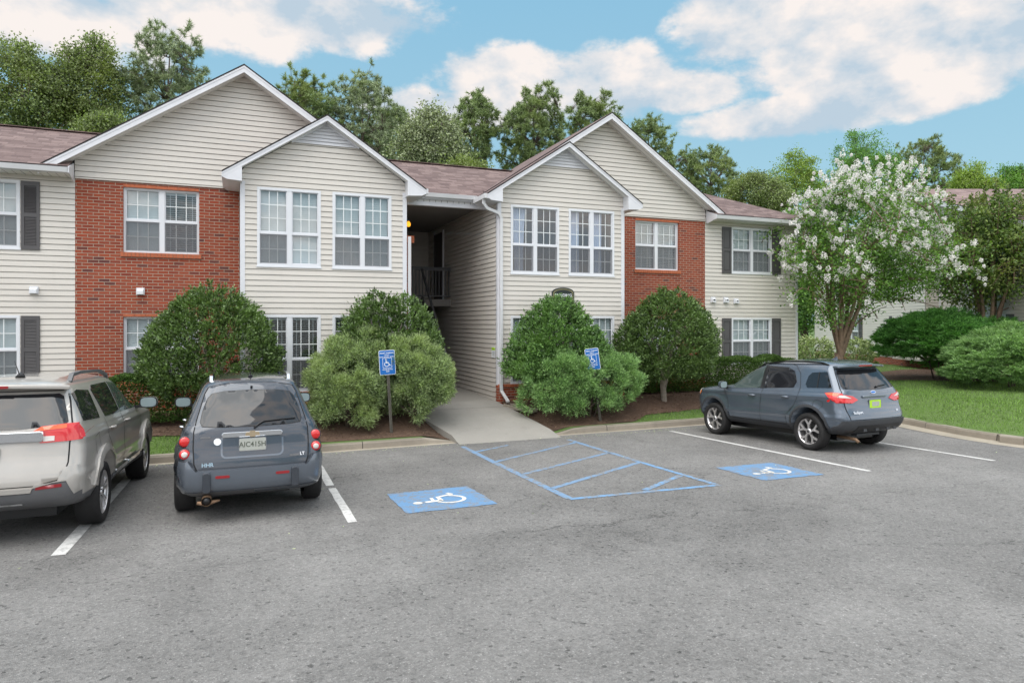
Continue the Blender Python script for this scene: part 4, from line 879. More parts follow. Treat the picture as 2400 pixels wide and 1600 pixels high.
    d = MB(); d.box(5.80, 5.84, 20.2, 21.1, 2.76, 4.85, 'door_dark'); d.box(5.81, 5.85, 20.12, 20.2, 2.76, 4.92, 'trim_white'); d.box(5.81, 5.85, 21.1, 21.18, 2.76, 4.92, 'trim_white'); d.build('door', A)
    b = MB(); flat(b, 16.62, 17.6, .1, 4.05, lambda p: (3.985, p[0], p[2]), m='brick_side'); flat(b, 3.6, 3.985, .1, 4.05, TF(16.62)); b.box(3.60, 4.05, 16.58, 17.65, 4.05, 4.22, 'brick_orange'); b.build('brick_pier', A)
    la = MB(); la.tube([(4.05, 17.2, 4.53), (4.05, 17.2, 4.56), (4.05, 17.2, 4.62), (4.05, 17.2, 4.67)], [.03, .055, .055, .02], 'lamp_amber', 12); la.tube([(4.05, 17.2, 4.67), (4.05, 17.2, 4.73)], .04, 'rail_dark', 8); la.box(3.62, 4.05, 17.17, 17.23, 4.70, 4.74, 'rail_dark'); la.build('wall_lamp', A)
    # main hip roof
    E0, E1, YF, YB, ZE, P2 = -14.32, 16.92, 16.12, 22.6, 5.235, .455
    yr = (YF + YB) / 2; zr = ZE + P2 * (yr - YF); hx = yr - YF
    b = MB(); zf = lambda y: ZE + P2 * (y - YF)
    for p0, p1 in ((-3.21, 3.62), (5.88, 12.89)): slab(b, [(p0, 16.68, zf(16.68)), (p1, 16.68, zf(16.68)), (min(p1, E1 - hx), yr, zr), (max(p0, E0 + hx), yr, zr)], .035, 'shingles')
    slab(b, [(3.62, YF, ZE), (5.88, YF, ZE), (5.88, yr, zr), (3.62, yr, zr)], .035, 'shingles')
    slab(b, [(12.89, YF, ZE), (E1, YF, ZE), (E1 - hx, yr, zr), (12.89, yr, zr)], .035, 'shingles'); slab(b, [(E0, YF, ZE), (-3.21, YF, ZE), (-3.21, yr, zr), (E0 + hx, yr, zr)], .035, 'shingles')
    slab(b, [(E1, YB, ZE), (E0, YB, ZE), (E0 + hx, yr, zr), (E1 - hx, yr, zr)], .035, 'shingles')
    slab(b, [(E1, YF, ZE), (E1, YB, ZE), (E1 - hx, yr, zr)], .035, 'shingles_gable'); slab(b, [(E0, YB, ZE), (E0, YF, ZE), (E0 + hx, yr, zr)], .035, 'shingles_gable'); b.beam([(E0 + hx, yr, zr + .0), (E1 - hx, yr, zr + .0)], .22, .02, 'shingles'); b.build('roof', A)
    # gable roofs
    for xc, apex in ((.11, 7.80), (9.47, 7.82)): gable_front(A, xc, apex, xc - 3.86, xc + 3.86, 0, M_Y - .42, 22.3, M_Y - .035, .664, fascia=.125)
    # eaves: soffit, fascia and gutters of the main wall
    for x0, x1, gx0, gx1 in ((-14.32, -3.19, -14.32, -3.22), (12.88, 16.92, 12.92, 16.92)):
        s = MB(); s.quad((x0, 16.17, 5.085), (x1, 16.17, 5.085), (x1, M_Y, 5.085), (x0, M_Y, 5.085), 'soffit_x'); s.build('soffit', A)
        g = MB(); g.prism([(gx0, 16.175, 5.08), (gx0, 16.09, 5.10), (gx0, 16.07, 5.20), (gx0, 16.175, 5.20)], (gx1 - gx0, 0, 0), 'gutter_white'); g.build('gutter', A)
        xe = x1 if x0 < 0 else x0; dx = -.02 if x0 < 0 else .02
        c = MB(); c.prism([(xe, 16.07, 5.09), (xe, 16.07, 5.21), (xe, M_Y - .05, 5.38), (xe, M_Y - .05, 5.02), (xe, M_Y - .10, 5.0)], (dx, 0, 0), 'trim_white'); c.build('eave_return', A)
    g = MB(); g.prism([(3.98, 16.115, 5.10), (3.98, 16.03, 5.12), (3.98, 16.01, 5.215), (3.98, 16.115, 5.215)], (1.54, 0, 0), 'gutter_white'); g.box(3.98, 5.52, 16.115, 16.24, 5.085, 5.11, 'trim_white'); g.build('gutter', A)
    g = MB(); g.box(5.42, 5.52, 15.22, 16.1, 5.03, 5.14, 'gutter_white'); g.box(3.96, 4.05, 15.22, 16.1, 5.03, 5.14, 'gutter_white'); g.build('gutter', A)
    # downspouts
    b = MB(); b.beam([(5.47, 15.40, 5.06), (5.47, 15.40, 4.93), (5.55, 15.40, 4.82), (5.86, 15.42, 4.72), (5.93, 15.43, 4.60), (5.93, 15.43, .55), (5.93, 15.42, .40), (6.0, 15.27, .22), (6.0, 15.15, .16)], .075, .06, 'gutter_white', up=(0, -1, .01)); b.build('downspout', A, bevel=.008)
    b = MB(); b.beam([(3.665, 15.46, 4.05), (3.665, 15.46, .2)], .065, .05, 'gutter_white', up=(0, -1, .01)); b.build('downspout', A)
    # corner posts of the main wall and ends, back
    corner(A, 16.37, 16.455, M_Y, .3, 5.08); corner(A, -13.875, -6.79, M_Y, .3, 5.08)
    b = MB(); siding(b, M_Y, 22.3, .3, 5.1, lambda p: (16.45 + p[1], p[0], p[2])); siding(b, M_Y, 22.3, .3, 5.1, lambda p: (-13.87 - p[1], p[0], p[2])); siding(b, -13.87, 16.45, .1, 5.1, lambda p: (p[0], 22.3 + p[1], p[2])); b.build('siding_wall', A)
    # wall vents
    for i, (x0, x1, z0, z1) in enumerate(((-3.98, -3.82, 2.65, 2.80), (-2.05, -1.89, 2.66, 2.81), (13.06, 13.22, 2.66, 2.83), (13.54, 13.70, 2.66, 2.83), (13.92, 14.08, 2.64, 2.80))):
        b = MB(); b.box(x0, x1, M_Y - .05, M_Y - .013, z0, z1, 'vinyl_frame'); b.prism([(x0 + .02, M_Y - .05, z1 - .02), (x0 + .02, M_Y - .11, z1 - .07), (x0 + .02, M_Y - .11, z0 + .01), (x0 + .02, M_Y - .05, z0 + .01)], (x1 - x0 - .04, 0, 0), 'vinyl_frame')
        if i >= 2: b.box(x0 + .045, x1 - .045, M_Y - .113, M_Y - .109, z0 + .06, z1 - .07, 'dark_gap')
        b.build('vent_hood', A)
    return A
APT = main_building()
def building_sign():
    t = thing('building_sign', 'dark green arched sign with gold edge on the siding above the bright holly bush', 'sign', (7.62, B_Y - .02, 2.62))
    def arch(w_, h, rise): return [(-w_, -.30), (w_, -.30), (w_, h)] + [(w_ * math.cos(a), h + rise * math.sin(a)) for a in np.linspace(0, math.pi, 15)[1:-1]] + [(-w_, h)]
    b = MB(); b.prism([(x, -.03, z) for x, z in arch(.31, .20, .13)], (0, .03, 0), 'sign_green_dark'); b.prism([(x, -.034, z) for x, z in arch(.285, .19, .11)], (0, .003, 0), 'sign_gold'); b.prism([(x, -.038, z) for x, z in arch(.255, .17, .10)], (0, .003, 0), 'sign_green_dark'); b.build('board', t)
    v, f = text_geo('BUILDING', .105, True); b = MB(); b.add([(x, -.0395, z + .13) for x, z in v], f, 'sign_white'); b.build('lettering', t)
building_sign()
def notice():
    t = thing('wall_notice', 'small white and green notice sticker low on the siding at the breezeway corner', 'notice', (5.835, 15.72, 1.32)); b = MB(); b.box(-.004, 0, -.13, .13, -.12, .14, 'sign_white'); b.build('sheet', t)
    b = MB(); b.box(-.006, -.0045, -.12, .12, .06, .13, 'leafgreen' if 'leafgreen' in MT else 'plate_green')
    for z in (.01, -.03, -.07): b.box(-.006, -.0045, -.10, .06, z - .006, z + .006, 'ink_dark')
    b.build('print', t)
notice()
def splash():
    b = MB(); b.box(-.14, .14, -.45, .35, -.02, .03, 'curb_concrete'); b.box(-.14, -.09, -.449, .349, .03, .07, 'curb_concrete'); b.box(.09, .14, -.449, .349, .03, .07, 'curb_concrete')
    o = b.build('splash_block', None, bevel=.01); o.location = (6.18, 14.95, zlawn(6.2, 14.95) + .04); o.rotation_euler = (R(6), 0, R(38)); tag(o, 'grey concrete splash block on the mulch below the downspout', 'splash block')
splash()
def parking_sign(x, y, tiltx, rot, label, zc, tilt):
    zg = zlawn(x, y); t = thing('parking_sign', label, 'sign', (x, y, zg), (0, R(tilt), R(rot)), group='blue accessible parking signs'); h = zc - zg
    b = MB(); b.prism([(-.03, .012, -.1), (-.03, .028, -.1), (-.008, .03, -.1), (-.008, .05, -.1), (.008, .05, -.1), (.008, .03, -.1), (.03, .028, -.1), (.03, .012, -.1), (.022, .010, -.1), (0, .022, -.1), (-.022, .010, -.1)], (0, 0, h + .3), 'post_metal'); b.build('post', t)
    W_, H_ = .165, .255; p = MB()
    def rr(w_, h_, r_): return [(sx * (w_ - r_) + r_ * math.cos(R(a)), sz * (h_ - r_) + r_ * math.sin(R(a))) for sx, sz, a0 in ((1, 1, 0), (-1, 1, 90), (-1, -1, 180), (1, -1, 270)) for a in range(a0, a0 + 91, 15)]
    p.prism([(x_, -.001, h + z_) for x_, z_ in rr(W_, H_, .035)], (0, .006, 0), 'sign_white'); p.prism([(x_, -.004, h + z_) for x_, z_ in rr(W_ - .010, H_ - .010, .028)], (0, .002, 0), 'sign_blue'); pan = p.build('panel', t)
    g = MB()
    for s, sz, zz in (('PERMIT PARKING', .037, .195), ('ONLY', .037, .155), ('TOW-AWAY ZONE', .037, .115), ('MAXIMUM FINE', .030, -.145), ('$500', .032, -.185)): v, f = text_geo(s, sz, True); g.add([(x_, -.0065, h + z_ + zz) for x_, z_ in v], f, 'sign_white')
    g.build('lettering', t); g = MB()
    for a, c in (((-.09, .09), (.09, .09)), ((.09, .09), (.09, -.11)), ((.09, -.11), (-.09, -.11)), ((-.09, -.11), (-.09, .09))): v, f = stroke([a, c], .007); g.add([(x_, -.0065, h + z_) for x_, z_ in v], f, 'sign_white')
    for v, f in wheelchair2d(): g.add([(x_ * .19, -.0068, h + z_ * .19 - .005) for x_, z_ in v], f, 'sign_white')
    g.build('wheelchair_symbol', t)
parking_sign(2.93, 13.95, 0, -10, 'blue accessible parking sign on a weathered metal post in front of the split juniper', 1.24, -3.4)
parking_sign(7.86, 13.96, 0, -16, 'tilted blue accessible parking sign rising out of the green juniper', 1.22, -7.5)
# ------------------------------------------------------------------ cars
def loft_body(rings, n_exp=4.5, N=112, sub=5, arches=(), R_a=.40, flare=.03, arch_z=.33, creases=()):
    K = ['yr', 'zr', 'yf', 'zf', 'w']; A = np.array(rings, float)
    rows = []
    for i in range(len(A) - 1):
        a, b_, c, d = A[max(i - 1, 0)], A[i], A[i + 1], A[min(i + 2, len(A) - 1)]
        for j in range(sub):
            t = j / sub; v = .5 * ((2 * b_) + (c - a) * t + (2 * a - 5 * b_ + 4 * c - d) * t * t + (3 * b_ - a - 3 * c + d) * t ** 3); rows.append(v * .8 + (b_ * (1 - t) + c * t) * .2)
    rows.append(A[-1]); rows = np.array(rows); V = []
    def outline(w_, h, rr, rf):
        "rounded plan outline: straight sides, bowed tail and nose"
        rr, rf = min(rr, w_ * .75, h * .45), min(rf, w_ * .85, h * .45); P = []
        for i in range(36): P.append((w_, -h + rr + (2 * h - rr - rf) * i / 36))
        for i in range(10): a = math.pi / 2 * i / 10; P.append((w_ - rf + rf * math.cos(a), h - rf + rf * math.sin(a)))
        for i in range(16): P.append((w_ - rf - 2 * (w_ - rf) * i / 16, h))
        for i in range(10): a = math.pi / 2 * i / 10; P.append((-w_ + rf - rf * math.sin(a), h - rf + rf * math.cos(a)))
        for i in range(36): P.append((-w_, h - rf - (2 * h - rr - rf) * i / 36))
        for i in range(10): a = math.pi / 2 * i / 10; P.append((-w_ + rr - rr * math.cos(a), -h + rr - rr * math.sin(a)))
        for i in range(16): P.append((-w_ + rr + 2 * (w_ - rr) * i / 16, -h))
        for i in range(10): a = math.pi / 2 * i / 10; P.append((w_ - rr + rr * math.sin(a), -h + rr - rr * math.cos(a)))
        return np.array(P)
    N = 144
    for yr, zr, yf, zf, w_ in rows:
        ym, h = (yr + yf) / 2, (yf - yr) / 2; O = outline(w_, h, n_exp, n_exp * 1.9); x = O[:, 0]; q = O[:, 1] / h; y = ym + O[:, 1]
        y = y + .055 * (x / w_) ** 2 * (q < 0) * np.clip(-q, 0, 1) ** 6 - .12 * (x / w_) ** 2 * (q > 0) * np.clip(q, 0, 1) ** 6
        x = x * (1 - .035 * np.clip(np.abs(q) - .35, 0, 1) ** 2 * 2.4)
        t = (y - yr) / max(yf - yr, 1e-6); z = zr + (zf - zr) * t
        for ay in arches:
            r = np.hypot(y - ay, z - arch_z); k = np.exp(-((r - R_a - .02) / .07) ** 2) * (np.abs(x) > w_ * .8); x = x + np.sign(x) * flare * k
        for z0_, z1_, am, wd in creases:
            zc = z0_ + (z1_ - z0_) * t; x = x + np.sign(x) * am * np.clip(1 - np.abs(z - zc) / wd, 0, 1) * (np.abs(x) > w_ * .9)
        V.append(np.stack([x, y, z], 1))
    m = len(V); V = np.concatenate(V); fs = [(i * N + j, i * N + (j + 1) % N, (i + 1) * N + (j + 1) % N, (i + 1) * N + j) for i in range(m - 1) for j in range(N)]
    fs += [tuple(range(N))[::-1]]; top = len(V); ctop = V[-N:].mean(0) + np.array([0, 0, .006]); V = np.concatenate([V, ctop[None]]); fs += [((m - 1) * N + j, (m - 1) * N + (j + 1) % N, top) for j in range(N)]
    return V, fs
class Car:
    def __init__(s, label, group, loc, rot, paint, rings, wheels, R_w, R_a, track, flare=.03, n_exp=4.5, lower=None, low_z=.4, lift=0, creases=()):
        s.lift = lift
        s.t = thing('parked_car', label, 'car', loc, rot, group=group); s.paint = paint; s.wy = wheels; s.Rw = R_w
        V, F = loft_body(rings, n_exp, arches=wheels, R_a=R_a, flare=flare, arch_z=R_w, creases=creases, sub=9)
        me = bpy.data.meshes.new('body'); me.from_pydata([tuple(v) for v in V], [], F); bm = bmesh.new(); bm.from_mesh(me); bmesh.ops.recalc_face_normals(bm, faces=bm.faces); bm.to_mesh(me)
        for m in (paint, 'black_trim', lower or paint): me.materials.append(MT[m])
        o = bpy.data.objects.new('body', me); COL.objects.link(o); cut = bmesh.new(); halfw = max(r[4] for r in rings)
        for wy in wheels:
            for sx in (-1, 1): bmesh.ops.create_cone(cut, cap_ends=True, segments=40, radius1=R_a, radius2=R_a, depth=.60, matrix=Matrix.Translation((sx * (halfw + .02 - .30 + .06), wy, R_w + .01)) @ Matrix.Rotation(R(90), 4, 'Y'))
        cm = bpy.data.meshes.new('c'); cut.to_mesh(cm); co = bpy.data.objects.new('c', cm); COL.objects.link(co)
        md = o.modifiers.new('b', 'BOOLEAN'); md.object = co; md.operation = 'DIFFERENCE'; md.solver = 'EXACT'; dg = bpy.context.evaluated_depsgraph_get(); nm = bpy.data.meshes.new_from_object(o.evaluated_get(dg)); bpy.data.objects.remove(co); o.modifiers.clear(); o.data = nm
        for p in nm.polygons:
            c = p.center; inside = any(math.hypot(c.y - wy, c.z - R_w - .01) < R_a - .004 for wy in wheels) and abs(c.x) < halfw + .1 and (abs(p.normal.x) < .5 or abs(c.x) < halfw - .3)
            p.material_index = 1 if (inside or c.z < .27) else (2 if lower and c.z < low_z else 0); p.use_smooth = not inside
        nm.update(); o.parent = s.t; s.body = o; bm = bmesh.new(); bm.from_mesh(nm); s.bvh = BVHTree.FromBMesh(bm); bm.free(); s.hw = halfw
    def hit(s, u, v, d):
        "d: 'L','R' (u=y, v=z), 'B' rear (u=x,v=z), 'F' front, 'T' top (u=x, v=y)"
        o, dr = {'L': ((-3, u, v), (1, 0, 0)), 'R': ((3, u, v), (-1, 0, 0)), 'B': ((u, -3, v), (0, 1, 0)), 'F': ((u, 9, v), (0, -1, 0)), 'T': ((u, v, 4), (0, 0, -1))}[d]
        h = s.bvh.ray_cast(Vector(o), Vector(dr)); return (h[0], h[1], Vector(dr)) if h[0] is not None else None
    def patch(s, name, poly, d, m, off=.004, rim=.012, parent=None, step=.05, round_=0, m_rim=None, smooth_poly=False, label=None, gap=0):
        "a panel whose outline is drawn in the side or rear view and laid on the body"
        if smooth_poly: poly = [(p.x, p.y) for p in catmull([(*q, 0) for q in poly] + [(*poly[0], 0)], 5)][:-1]
        P = dens(list(poly) + [poly[0]], step)[:-1]; pts = [Vector(p) for p in P]; ne = len(pts); xs = [p[0] for p in P]; ys = [p[1] for p in P]
        def ins(x, y):
            c = False; j = ne - 1
            for i in range(ne):
                if (P[i][1] > y) != (P[j][1] > y) and x < (P[j][0] - P[i][0]) * (y - P[i][1]) / (P[j][1] - P[i][1]) + P[i][0]: c = not c
                j = i
            return c
        x = min(xs) + step / 2
        while x < max(xs):
            y = min(ys) + step / 2
            while y < max(ys):
                if ins(x, y) and min((x - a) ** 2 + (y - b_) ** 2 for a, b_ in P) > (step * .45) ** 2: pts.append(Vector((x, y)))
                y += step
            x += step
        vs, es, fs, *_ = delaunay_2d_cdt(pts, [(i, (i + 1) % ne) for i in range(ne)], [], 0, 1e-5); fs = [f for f in fs if ins(sum(vs[i].x for i in f) / 3, sum(vs[i].y for i in f) / 3)]
        W_ = []; 
        for v in vs:
            h = s.hit(v.x, v.y, d)
            W_.append(h)
        ok = [f for f in fs if all(W_[i] is not None for i in f)]
        vp = [(h[0] - h[2] * off) if h else Vector((0, 0, 0)) for h in W_]
        b = MB(); b.add(vp, ok, m, True)
        if rim:
            ed = {}
            for f in ok:
                for i in range(3):
                    e = (f[i], f[(i + 1) % 3]); k = tuple(sorted(e)); ed[k] = None if k in ed else e
            rv = []; rf = []
            for k, e in ed.items():
                if e is None: continue
                a, c = vp[e[0]], vp[e[1]]; dr = W_[e[0]][2]; i = len(rv); rv += [a, c, c + dr * (off + rim), a + dr * (off + rim)]; rf.append((i, i + 1, i + 2, i + 3))
            b.add(rv, rf, m_rim or m)
        o = b.build(name, parent or s.t)
        # consistent outward winding
        bm = bmesh.new(); bm.from_mesh(o.data); dr = {'L': (-1, 0, 0), 'R': (1, 0, 0), 'B': (0, -1, 0), 'F': (0, 1, 0), 'T': (0, 0, 1)}[d]
        for f in bm.faces:
            if f.smooth and f.normal.dot(Vector(dr)) < 0: f.normal_flip()
        bm.to_mesh(o.data); bm.free()
        if label: o['label'] = label
        return o
    def raise_body(s):
        for o in s.t.children:
            if o.name.split('.')[0] not in ('wheel', 'underbody'): o.location.z += s.lift
    def line(s, b, pts, d, w_=.008, off=.0025, m='dark_gap'):
        P = dens(pts, .04); vs = []; 
        for i, p in enumerate(P):
            a, c = P[max(i - 1, 0)], P[min(i + 1, len(P) - 1)]; t = Vector((c[0] - a[0], c[1] - a[1])); t.normalize(); n = (-t.y * w_ / 2, t.x * w_ / 2)
            h1, h2 = s.hit(p[0] + n[0], p[1] + n[1], d), s.hit(p[0] - n[0], p[1] - n[1], d)
            if h1 is None or h2 is None: vs.append(None); continue
            vs.append((h1[0] - h1[2] * off, h2[0] - h2[2] * off))
        for a, c in zip(vs, vs[1:]):
            if a and c and (a[0] - c[0]).length < .15: b.quad(a[0], a[1], c[1], c[0], m)
    def text(s, name, txt, x, z, size, m, d='B', off=.008, yv=None, bold=True, parent=None):
        v, f = text_geo(txt, size, bold); b = MB(); h = s.hit(x, z, d); h2 = s.hit(x, z + .03, d)
        sl = (h2[0].y - h[0].y) / .03; b.add([(x + a, h[0].y + sl * c_ - off, z + c_) for a, c_ in v], f, m); return b.build(name, parent or s.t)
    def wheel(s, x, y, width, spokes, style='y'):
        sx = 1 if x > 0 else -1; Rr = s.Rw; rr = Rr * .70; b = MB(); k = 40; prof = [(rr * .97, -.02), (rr + .004, 0), (rr + .022, .012), (Rr - .05, .018), (Rr - .018, .006), (Rr - .004, -.02), (Rr, -width * .5), (Rr - .004, -width + .02), (Rr - .03, -width), (rr, -width + .01)]
        vs = [(sx * o, r_ * math.cos(2 * math.pi * i / k), r_ * math.sin(2 * math.pi * i / k)) for i in range(k) for r_, o in prof]; n = len(prof)
        b.add(vs, [(i * n + j, i * n + j + 1, ((i + 1) % k) * n + j + 1, ((i + 1) % k) * n + j) for i in range(k) for j in range(n - 1)], 'tyre', True)
        w_ = thing('wheel', None, None, (x, y, Rr)); w_.parent = s.t; b.build('tyre', w_)
        r = MB(); rp = [(rr * .99, -.005), (rr * .985, -.012), (rr * .93, -.02), (rr * .90, -.055), (rr * .88, -.16)]; n = len(rp); vs = [(sx * o, q * math.cos(2 * math.pi * i / k), q * math.sin(2 * math.pi * i / k)) for i in range(k) for q, o in rp]
        r.add(vs, [(i * n + j, i * n + j + 1, ((i + 1) % k) * n + j + 1, ((i + 1) % k) * n + j) for i in range(k) for j in range(n - 1)], 'rim_alloy', True)
        r.add([(sx * -.13, rr * .9 * math.cos(2 * math.pi * i / k), rr * .9 * math.sin(2 * math.pi * i / k)) for i in range(k)], [tuple(range(k))], 'rim_dark')
        def sp(a0, a1, r0, r1, w0, w1, o0=-.02, o1=-.012, dep=.03):
            p0 = (r0 * math.cos(a0), r0 * math.sin(a0)); p1 = (r1 * math.cos(a1), r1 * math.sin(a1)); t = Vector((p1[0] - p0[0], p1[1] - p0[1])).normalized(); nn = (-t.y, t.x)
            q = [(p0[0] + nn[0] * w0 / 2, p0[1] + nn[1] * w0 / 2, o0), (p1[0] + nn[0] * w1 / 2, p1[1] + nn[1] * w1 / 2, o1), (p1[0] - nn[0] * w1 / 2, p1[1] - nn[1] * w1 / 2, o1), (p0[0] - nn[0] * w0 / 2, p0[1] - nn[1] * w0 / 2, o0)]
            r.prism([(sx * o, a, c) for a, c, o in q], (-sx * dep, 0, 0), 'rim_alloy')
        for i in range(spokes):
            a = 2 * math.pi * i / spokes + .3
            if style == 'y': sp(a, a, .05, rr * .55, .035, .045); sp(a, a + .30, rr * .50, rr * .95, .04, .035); sp(a, a - .30, rr * .50, rr * .95, .04, .035)
            elif style == 'double': sp(a - .13, a - .17, .05, rr * .95, .022, .034); sp(a + .13, a + .17, .05, rr * .95, .022, .034)
            else: sp(a, a, .05, rr * .95, .06, .075)
        r.tube([(sx * -.045, 0, 0), (sx * -.010, 0, 0), (sx * -.004, 0, 0)], [.062, .058, .03], 'rim_alloy', 18); r.tube([(sx * -.01, 0, 0), (sx * -.002, 0, 0)], .026, 'plastic_dark', 14)
        for i in range(5): a = 2 * math.pi * i / 5; r.tube([(sx * -.03, .085 * math.cos(a) * .7, .085 * math.sin(a) * .7), (sx * -.012, .085 * math.cos(a) * .7, .085 * math.sin(a) * .7)], .009, 'rim_dark', 6)
        r.build('rim', w_); return w_
    def wheels(s, track, width, spokes, style):
        for wy in s.wy:
            for sx in (-1, 1): s.wheel(sx * track, wy, width, spokes, style)
        u = MB(); u.box(-s.hw * .55, s.hw * .55, s.wy[0] - .3, s.wy[1] + .5, .19, .40, 'black_trim')
        for wy in s.wy: u.tube([(-track + .1, wy, s.Rw), (track - .1, wy, s.Rw)], .05, 'black_trim', 8)
        u.build('underbody', s.t)
    def mirror(s, x, y, z, w_=.22, h=.14, m=None, glass='mirror_glass'):
        sx = 1 if x > 0 else -1; b = MB(); sh = [(math.copysign(abs(math.cos(a)) ** .6, math.cos(a)) * w_ / 2, math.copysign(abs(math.sin(a)) ** .6, math.sin(a)) * h / 2) for a in np.linspace(0, 2 * math.pi, 24, endpoint=False)]
        rings = [(0, 1), (.04, 1.04), (.08, .9), (.11, .55)]; vs = [(x + p * k, y + o, z + q * k) for o, k in rings for p, q in sh]; n = 24
        b.add(vs, [(i * n + j, i * n + (j + 1) % n, (i + 1) * n + (j + 1) % n, (i + 1) * n + j) for i in range(3) for j in range(n)] + [tuple(3 * n + j for j in range(n))], m or s.paint, True)
        b.beam([(x - sx * w_ * .3, y + .06, z - h * .35), (x - sx * (w_ * .5 + .12), y + .08, z - h * .45)], .06, .04, 'black_trim'); o = b.build('side_mirror', s.t)
        g = MB(); g.add([(x + p * .86, y - .002, z + q * .86) for p, q in sh], [tuple(range(n))], glass); g.add([(x + p, y - .0, z + q) for p, q in sh], [tuple(range(n))], 'black_trim'); g.build('mirror_glass', o)
    def handle(s, y, z, d, m, parent=None):
        h = s.hit(y, z, d); sx = -1 if d == 'L' else 1; b = MB(); X = h[0].x
        b.tube([(X - sx * .004, y - .09, z), (X + sx * .028, y - .065, z), (X + sx * .034, y, z + .002), (X + sx * .028, y + .065, z), (X - sx * .004, y + .09, z)], [.012, .015, .016, .015, .012], m, 8); b.build('handle', parent or s.t)
def rrect(cx, cz, w_, h, r_, n=4): return [(cx + sx * (w_ / 2 - r_) + r_ * math.cos(R(a)), cz + sz * (h / 2 - r_) + r_ * math.sin(R(a))) for sx, sz, a0 in ((1, 1, 0), (-1, 1, 90), (-1, -1, 180), (1, -1, 270)) for a in np.linspace(a0, a0 + 90, n + 1)]
def circ(cx, cz, r_, n=22): return [(cx + r_ * math.cos(2 * math.pi * i / n), cz + r_ * math.sin(2 * math.pi * i / n)) for i in range(n)]
def arch(cy, cz, r0, r1, a0, a1, n=16): return [(cy + r0 * math.cos(R(a0 + (a1 - a0) * i / n)), cz + r0 * math.sin(R(a0 + (a1 - a0) * i / n))) for i in range(n + 1)] + [(cy + r1 * math.cos(R(a1 + (a0 - a1) * i / n)), cz + r1 * math.sin(R(a1 + (a0 - a1) * i / n))) for i in range(n + 1)]
TILT = math.atan(SL)
def plate(c, x, z, m, txt, ink, d_off=.014):
    h = c.hit(x, z, 'B'); b = MB(); y = h[0].y - d_off; b.prism([(a, y, q) for a, q in rrect(x, z, .305, .152, .015)], (0, .012, 0), 'chrome'); b.prism([(a, y - .001, q) for a, q in rrect(x, z, .29, .138, .012)], (0, .003, 0), m); o = b.build('licence_plate', c.t)
    if txt: v, f = text_geo(txt, .085, True); g = MB(); g.add([(x + a * .92, y - .002, z + q - .003) for a, q in v], f, ink); g.build('lettering', o)
    return o, y
